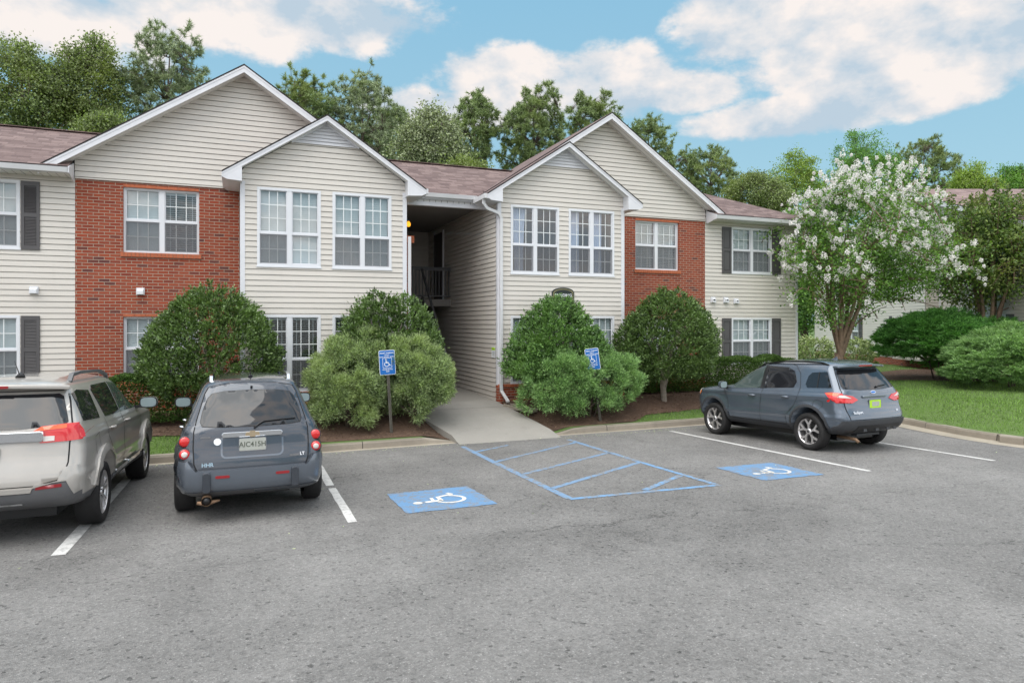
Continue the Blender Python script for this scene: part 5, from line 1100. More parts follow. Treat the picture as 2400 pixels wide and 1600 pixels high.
def car_retro():
    W_ = .84
    rings = [(.30, .22, 4.20, .22, .74), (.12, .29, 4.34, .27, .80), (.075, .38, 4.42, .36, .832), (.07, .55, 4.44, .52, .842), (.085, .66, 4.43, .66, .842), (.12, .76, 4.40, .79, .838), (.14, .88, 4.33, .91, .822), (.16, .98, 4.05, .985, .79), (.185, 1.04, 3.60, 1.055, .755), (.21, 1.08, 3.28, 1.10, .73), (.31, 1.26, 3.02, 1.30, .655), (.42, 1.43, 2.80, 1.46, .585), (.48, 1.515, 2.65, 1.53, .535), (.62, 1.565, 2.35, 1.57, .45), (1.0, 1.60, 1.95, 1.60, .25)]
    c = Car('dark grey retro wagon parked nose in with four round red rear lamps', None, (.155, 8.52, zasph(0, 8.52)), (TILT, 0, R(1.2)), 'paint_slate', rings, (.94, 3.57), .325, .375, .80, flare=.045, n_exp=.20, lift=.065)
    c.wheels(.855, .21, 5, 'y')
    # rear gate
    gate = [(-.60, .53), (.60, .53), (.635, .62), (.645, .80), (.64, .98), (.615, 1.10), (.53, 1.40), (.49, 1.475), (.25, 1.525), (0, 1.535), (-.25, 1.525), (-.49, 1.475), (-.53, 1.40), (-.615, 1.10), (-.64, .98), (-.645, .80), (-.635, .62)]
    b = MB(); c.line(b, gate + [gate[0]], 'B', .014, .002); b.build('tailgate_seam', c.t)
    g = c.patch('tailgate', [(x * .988, .53 + (z - .53) * .995 + .004) for x, z in gate], 'B', 'paint_slate', .006, .006)
    win = [(-.545, 1.045), (-.40, 1.028), (0, 1.022), (.40, 1.028), (.545, 1.045), (.565, 1.09), (.545, 1.20), (.49, 1.35), (.44, 1.405), (.30, 1.43), (0, 1.438), (-.30, 1.43), (-.44, 1.405), (-.49, 1.35), (-.545, 1.20), (-.565, 1.09)]
    c.patch('rear_window', [(x * 1.02, 1.23 + (z - 1.23) * 1.03) for x, z in win], 'B', 'black_trim', .0095, .006, parent=g); c.patch('pane', win, 'B', 'car_glass', .0125, .004, parent=g)
    b = MB(); h = c.hit(0, .94, 'B'); y = h[0].y
    b.prism([(x, y - .035, z) for x, z in rrect(.0, .935, .68, .062, .028)], (0, .03, 0), 'chrome'); b.build('chrome_bar', g, bevel=.006)
    b = MB(); bt = [(-.085, -.022), (-.03, -.022), (-.03, -.036), (.03, -.036), (.03, -.022), (.085, -.022), (.070, .022), (.03, .022), (.03, .036), (-.03, .036), (-.03, .022), (-.070, .022)]
    b.prism([(x, y - .043, .937 + z) for x, z in bt], (0, .008, 0), 'gold_badge'); b.build('badge', g)
    b = MB(); rc = rrect(0, .80, .68, .25, .05); c.line(b, rc[5:] + rc[:1], 'B', .022, .011, 'paint_slate_light'); b.build('plate_recess', g)
    plate(c, .0, .815, 'plate_white', 'AIC415H', 'ink_dark', .03)
    c.text('lettering', 'HHR', -.49, .605, .062, 'chrome', parent=g, off=.02); c.text('lettering', 'LT', .565, .665, .05, 'chrome', parent=g, off=.02); c.text('lettering', '================', .48, .66, .018, 'chrome', parent=g, off=.02) if 0 else None
    c.patch('sticker', circ(-.385, .86, .04), 'B', 'sign_white', .013, .002, parent=g); c.patch('sticker', [(-.57, .905), (-.46, .905), (-.46, .925), (-.57, .925)], 'B', 'plastic_grey', .012, .002, parent=g)
    c.patch('emblem', [(.42, .645), (.53, .645), (.53, .665), (.42, .665)], 'B', 'plastic_grey', .012, .002, parent=g)
    # wiper
    b = MB(); pts = [(.02, 1.0), (.07, 1.045), (.13, 1.075), (.30, 1.085), (.50, 1.09)]; P = [c.hit(x, z, 'B')[0] + Vector((0, -.030, 0)) for x, z in pts]; b.tube([tuple(p) for p in P], [.014, .011, .009, .008, .006], 'black_trim', 6); b.build('wiper', g)
    h = c.hit(0, 1.47, 'B'); b = MB(); b.tube([tuple(h[0] + Vector((0, -.03, .01))), tuple(h[0] + Vector((0, .01, .01)))], .014, 'black_trim', 8); b.build('washer_nozzle', g)
    # lamps
    for sx in (-1, 1):
        for z, ring in ((.872, 0), (.733, 1)):
            h = c.hit(sx * .735, z, 'B'); y = h[0].y; b = MB(); x = sx * .735
            b.tube([(x, y + .02, z), (x, y - .012, z), (x, y - .016, z)], [.070, .070, .062], 'plastic_dark', 24); l = b.build('tail_lamp', c.t)
            b = MB(); b.tube([(x, y - .012, z), (x, y - .030, z), (x, y - .040, z), (x, y - .044, z)], [.060, .057, .04, .012], 'lens_red', 24); b.build('lens', l)
            if ring: b = MB(); b.tube([(x, y - .035, z), (x, y - .046, z), (x, y - .050, z)], [.035, .033, .015], 'lens_white', 20); b.build('reversing_lens', l)
    # bumper
    bp = [(-.80, .655), (-.70, .66), (-.66, .60), (-.61, .545), (.61, .545), (.66, .60), (.70, .66), (.80, .655), (.825, .50), (.81, .33), (.74, .235), (.50, .215), (-.50, .215), (-.74, .235), (-.81, .33), (-.825, .50)]
    bu = c.patch('bumper', bp, 'B', 'paint_slate_light', .095, .11); b = MB()
    for x in (-.50, .47): b = MB(); b.prism([(x + a, c.hit(0, .45, 'B')[0].y - .108, .42 + q) for a, q in rrect(0, 0, .085, .235, .03)], (0, .02, 0), 'paint_slate'); b.build('overrider', bu, bevel=.012)
    for x in (-.33, .33): c.patch('reflector', rrect(x, .475, .155, .032, .014), 'B', 'lens_darkred', .103, .01, parent=bu)
    for sx, dd in ((-1, 'L'), (1, 'R')): c.patch('side_marker', rrect(.19, .52, .03, .13, .01), dd, 'lens_darkred', .02, .02)
    c.patch('lower_valance', [(-.74, .30), (.74, .30), (.66, .205), (-.66, .205)], 'B', 'plastic_grey', .100, .03)
    # exhaust
    b = MB(); b.tube([(-.50, .45, .22), (-.50, .10, .215), (-.50, -.02, .21)], [.045, .052, .055], 'rust_metal', 16, cap=False); b.tube([(-.50, -.01, .21), (-.50, .2, .21)], .046, 'black_trim', 14); b.tube([(-.60, .06, .185), (-.50, .05, .175), (-.36, .09, .19)], [.02, .03, .012], 'rust_metal', 8); b.build('exhaust', c.t)
    for sx, dd in ((-1, 'L'), (1, 'R')):
        side = [(3.05, 1.10), (1.35, 1.09), (.95, 1.12), (.80, 1.20), (.86, 1.36), (1.1, 1.42), (2.0, 1.45), (2.55, 1.42), (2.85, 1.26)]
        wd = c.patch('side_window', side, dd, 'car_glass', .005, .006); 
        for y in (1.30, 2.15): c.patch('pillar', [(y - .03, 1.09), (y + .03, 1.09), (y + .03, 1.45), (y - .03, 1.45)], dd, 'black_trim', .008, .006)
        for ya, yb in ((1.28, 2.13), (2.16, 3.12)):
            b = MB(); c.line(b, [(ya, .36), (ya, 1.08)] , dd); c.line(b, [(yb, .36), (yb, 1.08)], dd); c.line(b, [(ya, .36), (yb, .36)], dd); b.build('door_seam', c.t); c.handle(ya + .14, .93, dd, 'chrome')
        c.mirror(sx * .885, 3.02, 1.13, .23, .15, 'black_trim')
        b = MB(); P = [(sx * .46, y, c.hit(sx * .46, y, 'T')[0].z + o) for y, o in ((.72, -.01), (.74, .045), (.85, .055), (1.6, .055), (2.3, .05), (2.4, -.01))]; b.beam(P, .035, .022, 'chrome'); b.build('roof_rail', c.t)
    h = c.hit(0, .80, 'T'); b = MB(); b.tube([tuple(h[0]), tuple(h[0] + Vector((0, .03, .02)))], [.03, .02], 'black_trim', 10); b.tube([tuple(h[0]), tuple(h[0] + Vector((0, -.06, .14)))], [.006, .003], 'black_trim', 5); b.build('antenna', c.t)
    ws = [(-.62, 1.12), (.62, 1.12), (.52, 1.44), (0, 1.49), (-.52, 1.44)]; c.patch('windscreen', ws, 'F', 'car_glass', .006, .006); c.patch('grille', rrect(0, .62, .9, .28, .05), 'F', 'chrome', .01, .01)
    for sx in (-1, 1): c.patch('headlight', rrect(sx * .62, .76, .22, .18, .08), 'F', 'lens_white', .012, .012)
    return c
car_retro().raise_body()
def car_beige():
    rings = [(.25, .31, 4.45, .28, .78), (.08, .38, 4.60, .34, .86), (.02, .48, 4.66, .46, .895), (.00, .62, 4.70, .62, .905), (.02, .74, 4.70, .80, .908), (.05, .86, 4.66, .93, .905), (.065, .98, 4.45, 1.00, .895), (.075, 1.10, 4.0, 1.07, .875), (.085, 1.17, 3.55, 1.13, .85), (.12, 1.23, 3.35, 1.17, .83), (.21, 1.38, 3.10, 1.34, .765), (.30, 1.54, 2.82, 1.52, .69), (.36, 1.615, 2.62, 1.60, .62), (.62, 1.665, 2.25, 1.655, .50), (1.1, 1.69, 1.85, 1.69, .25)]
    c = Car('beige suv standing across the white line at the left edge, with wide red tail lamps', None, (-2.41, 8.27, zasph(0, 8.27)), (TILT, 0, R(-2.2)), 'paint_champagne', rings, (.96, 3.82), .36, .42, .84, flare=.03, n_exp=.16, lift=.05, creases=((1.04, .98, .012, .06), (.66, .62, .012, .07)), lower='plastic_grey', low_z=.44)
    c.wheels(.90, .235, 6, 'double')
    gate = [(-.70, .64), (-.45, .585), (.45, .585), (.70, .64), (.745, .80), (.75, 1.0), (.765, 1.17), (.70, 1.42), (.66, 1.54), (-.66, 1.54), (-.70, 1.42), (-.765, 1.17), (-.75, 1.0), (-.745, .80)]
    b = MB(); c.line(b, gate + [gate[0]], 'B', .012, .002); b.build('tailgate_seam', c.t)
    g = c.patch('tailgate', [(x * .99, 1.06 + (z - 1.06) * .992) for x, z in gate], 'B', 'paint_champagne', .006, .006)
    win = [(-.70, 1.19), (-.3, 1.165), (.3, 1.165), (.70, 1.19), (.725, 1.22), (.64, 1.48), (.60, 1.51), (-.60, 1.51), (-.64, 1.48), (-.725, 1.22)]; c.patch('rear_window', win, 'B', 'car_glass', .012, .006, parent=g)
    sp = MB(); P = [(x, c.hit(0, 1.56, 'B')[0].y - .03 + .10 * abs(x / .70) ** 3, 1.60 - .03 * abs(x / .7) ** 2) for x in np.linspace(-.68, .68, 15)]; sp.beam(P, .20, .045, 'paint_champagne'); so = sp.build('spoiler', g, bevel=.012)
    b = MB(); b.prism([(x, P[7][1] - .108, z) for x, z in rrect(0, 1.595, .36, .028, .012)], (0, .02, 0), 'lens_darkred'); b.build('high_brake_lamp', so)
    y = c.hit(0, 1.09, 'B')[0].y; b = MB(); b.prism([(x, y - .03, z) for x, z in rrect(0, 1.085, 1.06, .115, .03)], (0, .03, 0), 'chrome'); b.build('chrome_bar', g, bevel=.012)
    for sx in (-1, 1):
        l = c.patch('tail_lamp', [(sx * .40, 1.075), (sx * .50, 1.015), (sx * .895, 1.03), (sx * .895, 1.20), (sx * .72, 1.205), (sx * .50, 1.185), (sx * .43, 1.14)], 'B', 'lens_red', .022, .02, step=.04)
        c.patch('indicator_lens', [(sx * .43, 1.14), (sx * .50, 1.182), (sx * .72, 1.20), (sx * .72, 1.16), (sx * .52, 1.145)], 'B', 'lens_orange', .026, .01, parent=l); c.patch('reversing_lens', [(sx * .435, 1.03), (sx * .62, 1.035), (sx * .62, 1.085), (sx * .46, 1.085)], 'B', 'lens_white', .028, .01, parent=l)
        d = 'R' if sx > 0 else 'L'; c.patch('side_lens', [(.10, 1.035), (.22, 1.05), (.24, 1.12), (.22, 1.20), (.12, 1.195)], d, 'lens_red', .012, .012, parent=l)
        c.patch('reflector', [(sx * .47, .545), (sx * .70, .56), (sx * .70, .595), (sx * .48, .58)], 'B', 'lens_darkred', .02, .02)
    bu = c.patch('bumper', [(-.885, .78), (-.72, .76), (-.66, .62), (-.45, .565), (.45, .565), (.66, .62), (.72, .76), (.885, .78), (.885, .50), (.80, .47), (.74, .62), (.46, .60), (.43, .52), (-.43, .52), (-.46, .60), (-.74, .62), (-.80, .47), (-.885, .50)], 'B', 'paint_champagne', .025, .03)
    c.patch('lower_bumper', [(-.86, .50), (-.80, .47), (-.74, .61), (-.46, .59), (-.43, .51), (.43, .51), (.46, .59), (.74, .61), (.80, .47), (.86, .50), (.84, .36), (.5, .33), (-.5, .33), (-.84, .36)], 'B', 'plastic_grey', .016, .03); b = MB(); c.line(b, [(-.35, .40), (.35, .40)], 'B', .02, .02, 'chrome'); b.build('chrome_strip', bu)
    plate(c, 0, .91, 'plate_white', None, None, .02)
    for sx, dd in ((-1, 'L'), (1, 'R')):
        c.patch('side_window', [(.34, 1.205), (.98, 1.175), (1.04, 1.50), (.62, 1.53), (.42, 1.50)], dd, 'car_glass', .006, .006, label='rear quarter window')
        c.patch('side_window', [(1.24, 1.165), (2.08, 1.145), (2.08, 1.545), (1.26, 1.545), (1.16, 1.50)], dd, 'car_glass', .006, .006); c.patch('side_window', [(2.13, 1.145), (3.20, 1.12), (3.16, 1.18), (2.78, 1.50), (2.13, 1.545)], dd, 'car_glass_light', .006, .006)
        for ya, yb, top in ((1.20, 2.10, 1.58), (2.11, 3.30, 1.13)):
            b = MB(); pts = [(ya, .46), (ya, 1.16)] if ya > 2 else [(1.42, .60), (1.36, .80), (1.20, .95), (1.18, 1.16)]; c.line(b, pts, dd); c.line(b, [(yb, .46), (yb, 1.13)], dd); c.line(b, [(max(ya, 1.45), .46), (yb, .46)], dd); b.build('door_seam', c.t); c.handle(ya + .20, 1.02, dd, 'paint_champagne')
        for wy in c.wy: c.patch('wheel_arch', arch(wy, .37, .425, .50, 12, 168), dd, 'paint_champagne', .022, .03)
        c.patch('sill_cladding', [(1.42, .30), (3.36, .30), (3.40, .42), (1.40, .42)], dd, 'plastic_grey', .02, .02)
        for ya, yb in ((1.55, 2.3), (2.36, 3.2)): c.patch('sill_trim', rrect((ya + yb) / 2, .44, yb - ya, .055, .02), dd, 'chrome', .03, .02)
        b = MB(); c.line(b, [(.62, .80), (.60, 1.0), (.75, 1.03), (.80, .86)], dd, .006); b.build('fuel_flap_seam', c.t)
        c.mirror(sx * 1.04, 3.12, 1.18, .24, .16)
        b = MB(); P = [(sx * .60, y, c.hit(sx * .60, y, 'T')[0].z + o) for y, o in ((.70, -.01), (.80, .07), (1.1, .085), (1.6, .085), (2.1, .08), (2.5, .05), (2.6, -.02))]; b.beam(P, .045, .035, 'plastic_grey'); b.build('roof_rail', c.t)
    h = c.hit(.12, .75, 'T'); b = MB(); b.tube([tuple(h[0]), tuple(h[0] + Vector((0, .03, .035)))], [.05, .03], 'black_trim', 10); b.tube([tuple(h[0]), tuple(h[0] + Vector((-.03, -.10, .19)))], [.007, .003], 'black_trim', 5); b.build('antenna', c.t)
    c.patch('windscreen', [(-.72, 1.20), (.72, 1.20), (.62, 1.52), (0, 1.57), (-.62, 1.52)], 'F', 'car_glass', .006, .006); c.patch('grille', rrect(0, .72, 1.0, .3, .05), 'F', 'black_trim', .01, .01)
    for sx in (-1, 1): c.patch('headlight', rrect(sx * .70, .88, .26, .2, .05), 'F', 'lens_white', .012, .012)
    return c
car_beige().raise_body()
def car_compact():
    rings = [(.28, .28, 3.85, .26, .72), (.10, .35, 3.98, .32, .80), (.03, .45, 4.05, .42, .845), (.01, .56, 4.08, .55, .862), (.03, .66, 4.09, .68, .868), (.07, .76, 4.07, .80, .868), (.09, .90, 3.98, .92, .862), (.10, .99, 3.72, .975, .842), (.115, 1.05, 3.35, 1.02, .815), (.14, 1.10, 3.06, 1.05, .79), (.25, 1.27, 2.78, 1.24, .715), (.37, 1.44, 2.45, 1.42, .64), (.40, 1.525, 2.25, 1.50, .575), (.62, 1.585, 1.95, 1.565, .46), (1.05, 1.615, 1.6, 1.60, .22)]
    c = Car('slate grey compact suv parked beside the lawn, bright green plate on its tailgate', None, (10.68, 8.84, zasph(0, 8.84)), (TILT, 0, R(2.8)), 'paint_bluegrey', rings, (.80, 3.32), .345, .395, .80, flare=.03, n_exp=.17, lift=.05, creases=((.96, .88, .016, .06), (.60, .50, .012, .06)), lower='plastic_dark', low_z=.40)
    c.wheels(.865, .21, 5, 'y')
    gate = [(-.66, .56), (.66, .56), (.70, .70), (.715, .85), (.72, 1.0), (.70, 1.11), (.60, 1.36), (.55, 1.455), (-.55, 1.455), (-.60, 1.36), (-.70, 1.11), (-.72, 1.0), (-.715, .85), (-.70, .70)]
    b = MB(); c.line(b, gate + [gate[0]], 'B', .012, .002); b.build('tailgate_seam', c.t); g = c.patch('tailgate', [(x * .988, 1.0 + (z - 1.0) * .992) for x, z in gate], 'B', 'paint_bluegrey', .006, .006)
    win = [(-.655, 1.105), (-.3, 1.075), (.3, 1.075), (.655, 1.105), (.665, 1.15), (.585, 1.37), (.54, 1.43), (-.54, 1.43), (-.585, 1.37), (-.665, 1.15)]; c.patch('rear_window', win, 'B', 'car_glass', .011, .006, parent=g)
    sp = MB(); P = [(x, c.hit(0, 1.47, 'B')[0].y - .04 + .09 * abs(x / .6) ** 3, 1.51 - .03 * abs(x / .6) ** 2) for x in np.linspace(-.58, .58, 15)]; sp.beam(P, .20, .04, 'paint_bluegrey'); so = sp.build('spoiler', g, bevel=.012); b = MB(); b.prism([(x, P[7][1] - .108, z) for x, z in rrect(0, 1.505, .34, .026, .012)], (0, .02, 0), 'lens_darkred'); b.build('high_brake_lamp', so)
    y = c.hit(0, .95, 'B')[0].y; b = MB(); b.prism([(x, y - .03, z) for x, z in rrect(0, .955, .60, .045, .02)], (0, .03, 0), 'paint_bluegrey_light'); b.build('handle', g, bevel=.012)
    c.patch('badge', [(x, z) for x, z in [(.068 * math.cos(a), 1.03 + .027 * math.sin(a)) for a in np.linspace(0, 6.283, 22, endpoint=False)]], 'B', 'chrome', .014, .006, parent=g); c.patch('badge', [(x, z) for x, z in [(.058 * math.cos(a), 1.03 + .020 * math.sin(a)) for a in np.linspace(0, 6.283, 22, endpoint=False)]], 'B', 'sign_blue', .0165, .003, parent=g, step=.03)
    plate(c, 0, .82, 'plate_green', None, None, .02); h = c.hit(0, .82, 'B'); b = MB(); b.prism([(x, h[0].y - .024, z) for x, z in rrect(.01, .82, .19, .085, .01)], (0, .002, 0), 'plate_white'); b.build('plate_print', g)
    c.text('lettering', 'EcoSport', -.47, .685, .062, 'chrome', parent=g, off=.02); c.text('lettering', 'SES', .56, .69, .04, 'chrome', parent=g, off=.02)
    b = MB(); pts = [(.12, 1.12), (.20, 1.135), (.42, 1.15)]; Pw = [c.hit(x, z, 'B')[0] + Vector((0, -.03, 0)) for x, z in pts]; b.tube([tuple(p) for p in Pw], [.02, .012, .007], 'black_trim', 6); b.build('wiper', g)
    for sx in (-1, 1):
        dd = 'R' if sx > 0 else 'L'
        l = c.patch('tail_lamp', [(sx * .41, .905), (sx * .56, .850), (sx * .845, .87), (sx * .845, 1.0), (sx * .72, 1.005), (sx * .52, .975)], 'B', 'lens_red', .02, .02, step=.035)
        c.patch('side_lens', [(.09, .855), (.20, .86), (.36, .97), (.44, 1.03), (.30, 1.045), (.10, 1.02)], dd, 'lens_red', .022, .03, parent=l, step=.035); c.patch('reversing_lens', [(sx * .56, .935), (sx * .84, .96), (sx * .84, .995), (sx * .70, .995)], 'B', 'lens_white', .025, .01, parent=l); c.patch('indicator_lens', [(.20, .985), (.36, 1.0), (.42, 1.03), (.30, 1.04), (.18, 1.03)], dd, 'lens_orange', .026, .008, parent=l, step=.035)
        c.patch('reflector', [(sx * .52, .40), (sx * .76, .41), (sx * .80, .475), (sx * .54, .47)], 'B', 'lens_red', .02, .02, label='red and white bumper lamp'); c.patch('fog_lens', [(sx * .54, .405), (sx * .70, .41), (sx * .71, .45), (sx * .55, .45)], 'B', 'lens_white', .026, .02)
        # black roof rails
        b = MB(); P2 = [(sx * .56, y_, c.hit(sx * .56, y_, 'T')[0].z + o) for y_, o in ((.55, -.01), (.70, .03), (1.1, .045), (1.6, .045), (2.1, .03), (2.3, -.02))]; b.beam(P2, .035, .03, 'black_trim'); b.build('roof_rail', c.t)
        q = c.patch('side_window', [(.34, 1.118), (.86, 1.10), (.92, 1.16), (.90, 1.31), (.84, 1.375), (.52, 1.40)], dd, 'car_glass', .006, .006, label='rear quarter window'); b = MB(); c.line(b, [(.64, 1.11), (.68, 1.39)], dd, .02, .012, 'black_trim'); b.build('pillar', q)
        c.patch('side_window', [(1.18, 1.085), (1.92, 1.035), (1.94, 1.475), (1.42, 1.455), (1.25, 1.39), (1.14, 1.20)], dd, 'car_glass', .006, .006); c.patch('side_window', [(1.99, 1.035), (2.93, .985), (2.95, 1.03), (2.62, 1.26), (2.30, 1.43), (2.0, 1.475)], dd, 'car_glass_light', .006, .006); c.patch('pillar', [(1.91, 1.03), (2.01, 1.03), (2.02, 1.475), (1.93, 1.475)], dd, 'black_trim', .008, .006)
        for k, pts in enumerate(([(1.33, .37), (1.33, .55), (1.12, .75), (1.02, .95), (1.02, 1.10), (1.10, 1.35), (1.25, 1.49), (1.40, 1.525)], [(2.0, .37), (1.97, .70), (1.92, 1.0), (1.95, 1.51)], [(2.86, .37), (2.88, .75), (3.0, .97)])):
            b = MB(); c.line(b, pts, dd, .010); b.build('door_seam', c.t)
        b = MB(); c.line(b, [(1.33, .375), (2.86, .375)], dd, .01); c.line(b, [(1.25, .56), (2.9, .50)], dd, .012, .006, 'paint_bluegrey_light'); b.build('sill_seam', c.t)
        c.handle(1.32, .905, dd, 'paint_bluegrey_light'); c.handle(2.18, .885, dd, 'paint_bluegrey_light')
        for wy in c.wy: c.patch('wheel_arch', arch(wy, .355, .40, .445, 4, 176), dd, 'plastic_dark', .014, .03)
        c.patch('sill_cladding', [(1.30, .285), (2.83, .285), (2.81, .35), (1.32, .35)], dd, 'plastic_dark', .014, .02)
        b = MB(); c.line(b, [(.47, .80), (.56, .70), (.67, .76), (.67, .86), (.58, .90), (.47, .86), (.47, .80)], dd, .006); b.build('fuel_flap_seam', c.t)
        c.mirror(sx * .99, 2.86, 1.06, .20, .15)
    c.patch('bumper', [(-.80, .545), (.80, .545), (.83, .42), (.78, .30), (.5, .26), (-.5, .26), (-.78, .30), (-.83, .42)], 'B', 'plastic_dark', .03, .05); c.patch('bumper_inset', [(-.50, .45), (.62, .45), (.68, .33), (-.56, .33)], 'B', 'black_trim', .034, .01)
    for x in (-.3, 0, .3, .5): b = MB(); hh = c.hit(x, .37, 'B')[0].y; b.box(x - .04, x + .04, hh - .045, hh - .03, .34, .40, 'plastic_dark'); b.build('bumper_rib', c.t)
    b = MB(); b.tube([(-.45, .5, .22), (-.45, .12, .20), (-.45, .07, .16)], [.03, .03, .028], 'rust_metal', 10); b.box(-.2, .40, .3, .42, .22, .26, 'plastic_dark'); b.build('exhaust', c.t)
    h = c.hit(0, .85, 'T'); b = MB(); b.add([tuple(h[0] + Vector(v)) for v in ((-.03, 0, 0), (.03, 0, 0), (0, .14, 0), (0, -.01, .06))], [(0, 1, 3), (1, 2, 3), (2, 0, 3)], 'paint_bluegrey'); b.build('antenna', c.t)
    c.patch('windscreen', [(-.66, 1.08), (.66, 1.08), (.57, 1.40), (0, 1.46), (-.57, 1.40)], 'F', 'car_glass', .006, .006); c.patch('grille', rrect(0, .70, .9, .3, .05), 'F', 'black_trim', .01, .01)
    for sx in (-1, 1): c.patch('headlight', rrect(sx * .66, .86, .26, .14, .05), 'F', 'lens_white', .012, .012); c.patch('front_indicator', [(3.80, .80), (3.96, .84), (3.90, .90), (3.72, .88)], 'R' if sx > 0 else 'L', 'amber', .010, .01)
    return c
car_compact().raise_body()

# ------------------------------------------------------------------ shrubs
def ng(x, y): return (x, y, zlawn(x, y))
FRONT = lambda P: ~(((P[:, 1] > 15.40) & (P[:, 0] > -.02) & (P[:, 0] < 3.66)) | ((P[:, 1] > 15.38) & (P[:, 0] > 5.80) & (P[:, 0] < 9.5)) | ((P[:, 1] > 16.5) & (P[:, 0] < 16.6)) | ((P[:, 0] > 3.6) & (P[:, 0] < 5.86) & (P[:, 1] > 16.5)))
hg = 'clipped holly bushes against the building'
shrub('holly_bush', 'broad cone shaped holly bush in front of the left brick wall', 'shrub', ng(-.50, 14.85), 2.62, [(.23, .85), (.28, 1.1), (.38, 1.32), (.55, 1.28), (.68, 1.10), (.77, .93), (.87, .70), (.95, .46), (1, .2)], .72, 'leaf_holly', 36000, leaf=(.070, .034), trunk=(.9, .06, [(0, .2)]), seed=3, group=hg, clip=FRONT, sprigs=16, spr=(.2, .5))
shrub('holly_bush', 'rounded holly bush rising behind the two grey green junipers', 'shrub', ng(3.07, 14.88), 2.62, [(.15, .7), (.35, 1.1), (.55, 1.15), (.70, 1.05), (.82, .85), (.92, .55), (1, .2)], .62, 'leaf_holly', 27000, leaf=(.078, .036), seed=4, group=hg, clip=FRONT, sprigs=10, spr=(.1, .3))
shrub('holly_bush', 'bright pointed holly bush right of the breezeway, under the arched sign', 'shrub', ng(7.12, 14.75), 2.60, [(.30, .9), (.35, 1.33), (.45, 1.36), (.58, 1.18), (.70, .98), (.78, .82), (.88, .58), (.95, .38), (1, .15)], .60, 'leaf_holly_bright', 34000, leaf=(.075, .034), trunk=(.8, .05, [(1, .2), (3, .2)]), seed=5, group=hg, clip=lambda P: FRONT(P) & ((P[:, 1] > 14.12) | (P[:, 2] > 1.7)), sprigs=16, spr=(.25, .55))
shrub('holly_tree', 'globe shaped holly on a short forked trunk before the right brick wall', 'shrub', ng(10.35, 15.05), 2.82, [(.23, .9), (.28, 1.25), (.40, 1.46), (.55, 1.40), (.68, 1.2), (.78, .98), (.86, .75), (.94, .45), (1, .15)], .80, 'leaf_holly', 48000, leaf=(.070, .034), trunk=(1.0, .075, [(.3, .35), (3.6, .15)]), seed=6, group=hg, clip=FRONT, sprigs=6, spr=(.1, .3), lean=(.07, 0))
jg = 'feathery junipers along the kerb'
SIGN2 = lambda P: ~((np.abs(P[:, 0] - 7.72) < .22) & (P[:, 1] < 14.03) & (P[:, 2] > .97))
SIGNGAP = lambda P: ~((np.abs(P[:, 0] - 2.90) < .05) & (P[:, 1] < 14.35))
juniper('juniper', 'grey green juniper left of the upright parking sign', ng(2.10, 14.42), [(.02, 0, .85, .72, .56, .85), (.34, .18, 1.32, .66, .42, .54), (-.08, -.05, .45, .66, .52, .45), (0, -.12, .30, .62, .48, .32)], 'leaf_juniper', 2300, 60, 11, jg, spray=(.060, .017), clip=lambda P: FRONT(P) & SIGNGAP(P), pl=.12, sub=(105, .15, .85))
juniper('juniper', 'grey green juniper right of the upright parking sign, bare underneath', ng(3.66, 14.40), [(-.04, .05, 1.0, .68, .55, .68), (-.30, .12, 1.38, .66, .46, .46), (.12, 0, .75, .60, .5, .42), (-.3, -.1, .5, .4, .4, .4)], 'leaf_juniper', 2100, 60, 12, jg, spray=(.060, .017), clip=lambda P: FRONT(P) & SIGNGAP(P), pl=.12, sub=(105, .15, .85))
juniper('juniper', 'bright green juniper swallowing the tilted parking sign', ng(7.66, 14.30), [(-.74, 0, .74, .86, .55, .74), (.60, 0, .74, .86, .55, .74), (-.1, .0, .78, 1.1, .55, .72), (.3, .05, .80, .95, .52, .70), (-.6, .05, .82, .8, .5, .66), (-.1, -.12, .36, .98, .50, .38)], 'leaf_juniper_green', 3000, 60, 13, jg, spray=(.058, .017), clip=lambda P: FRONT(P) & SIGN2(P), pl=.12, sub=(170, .15, .85))
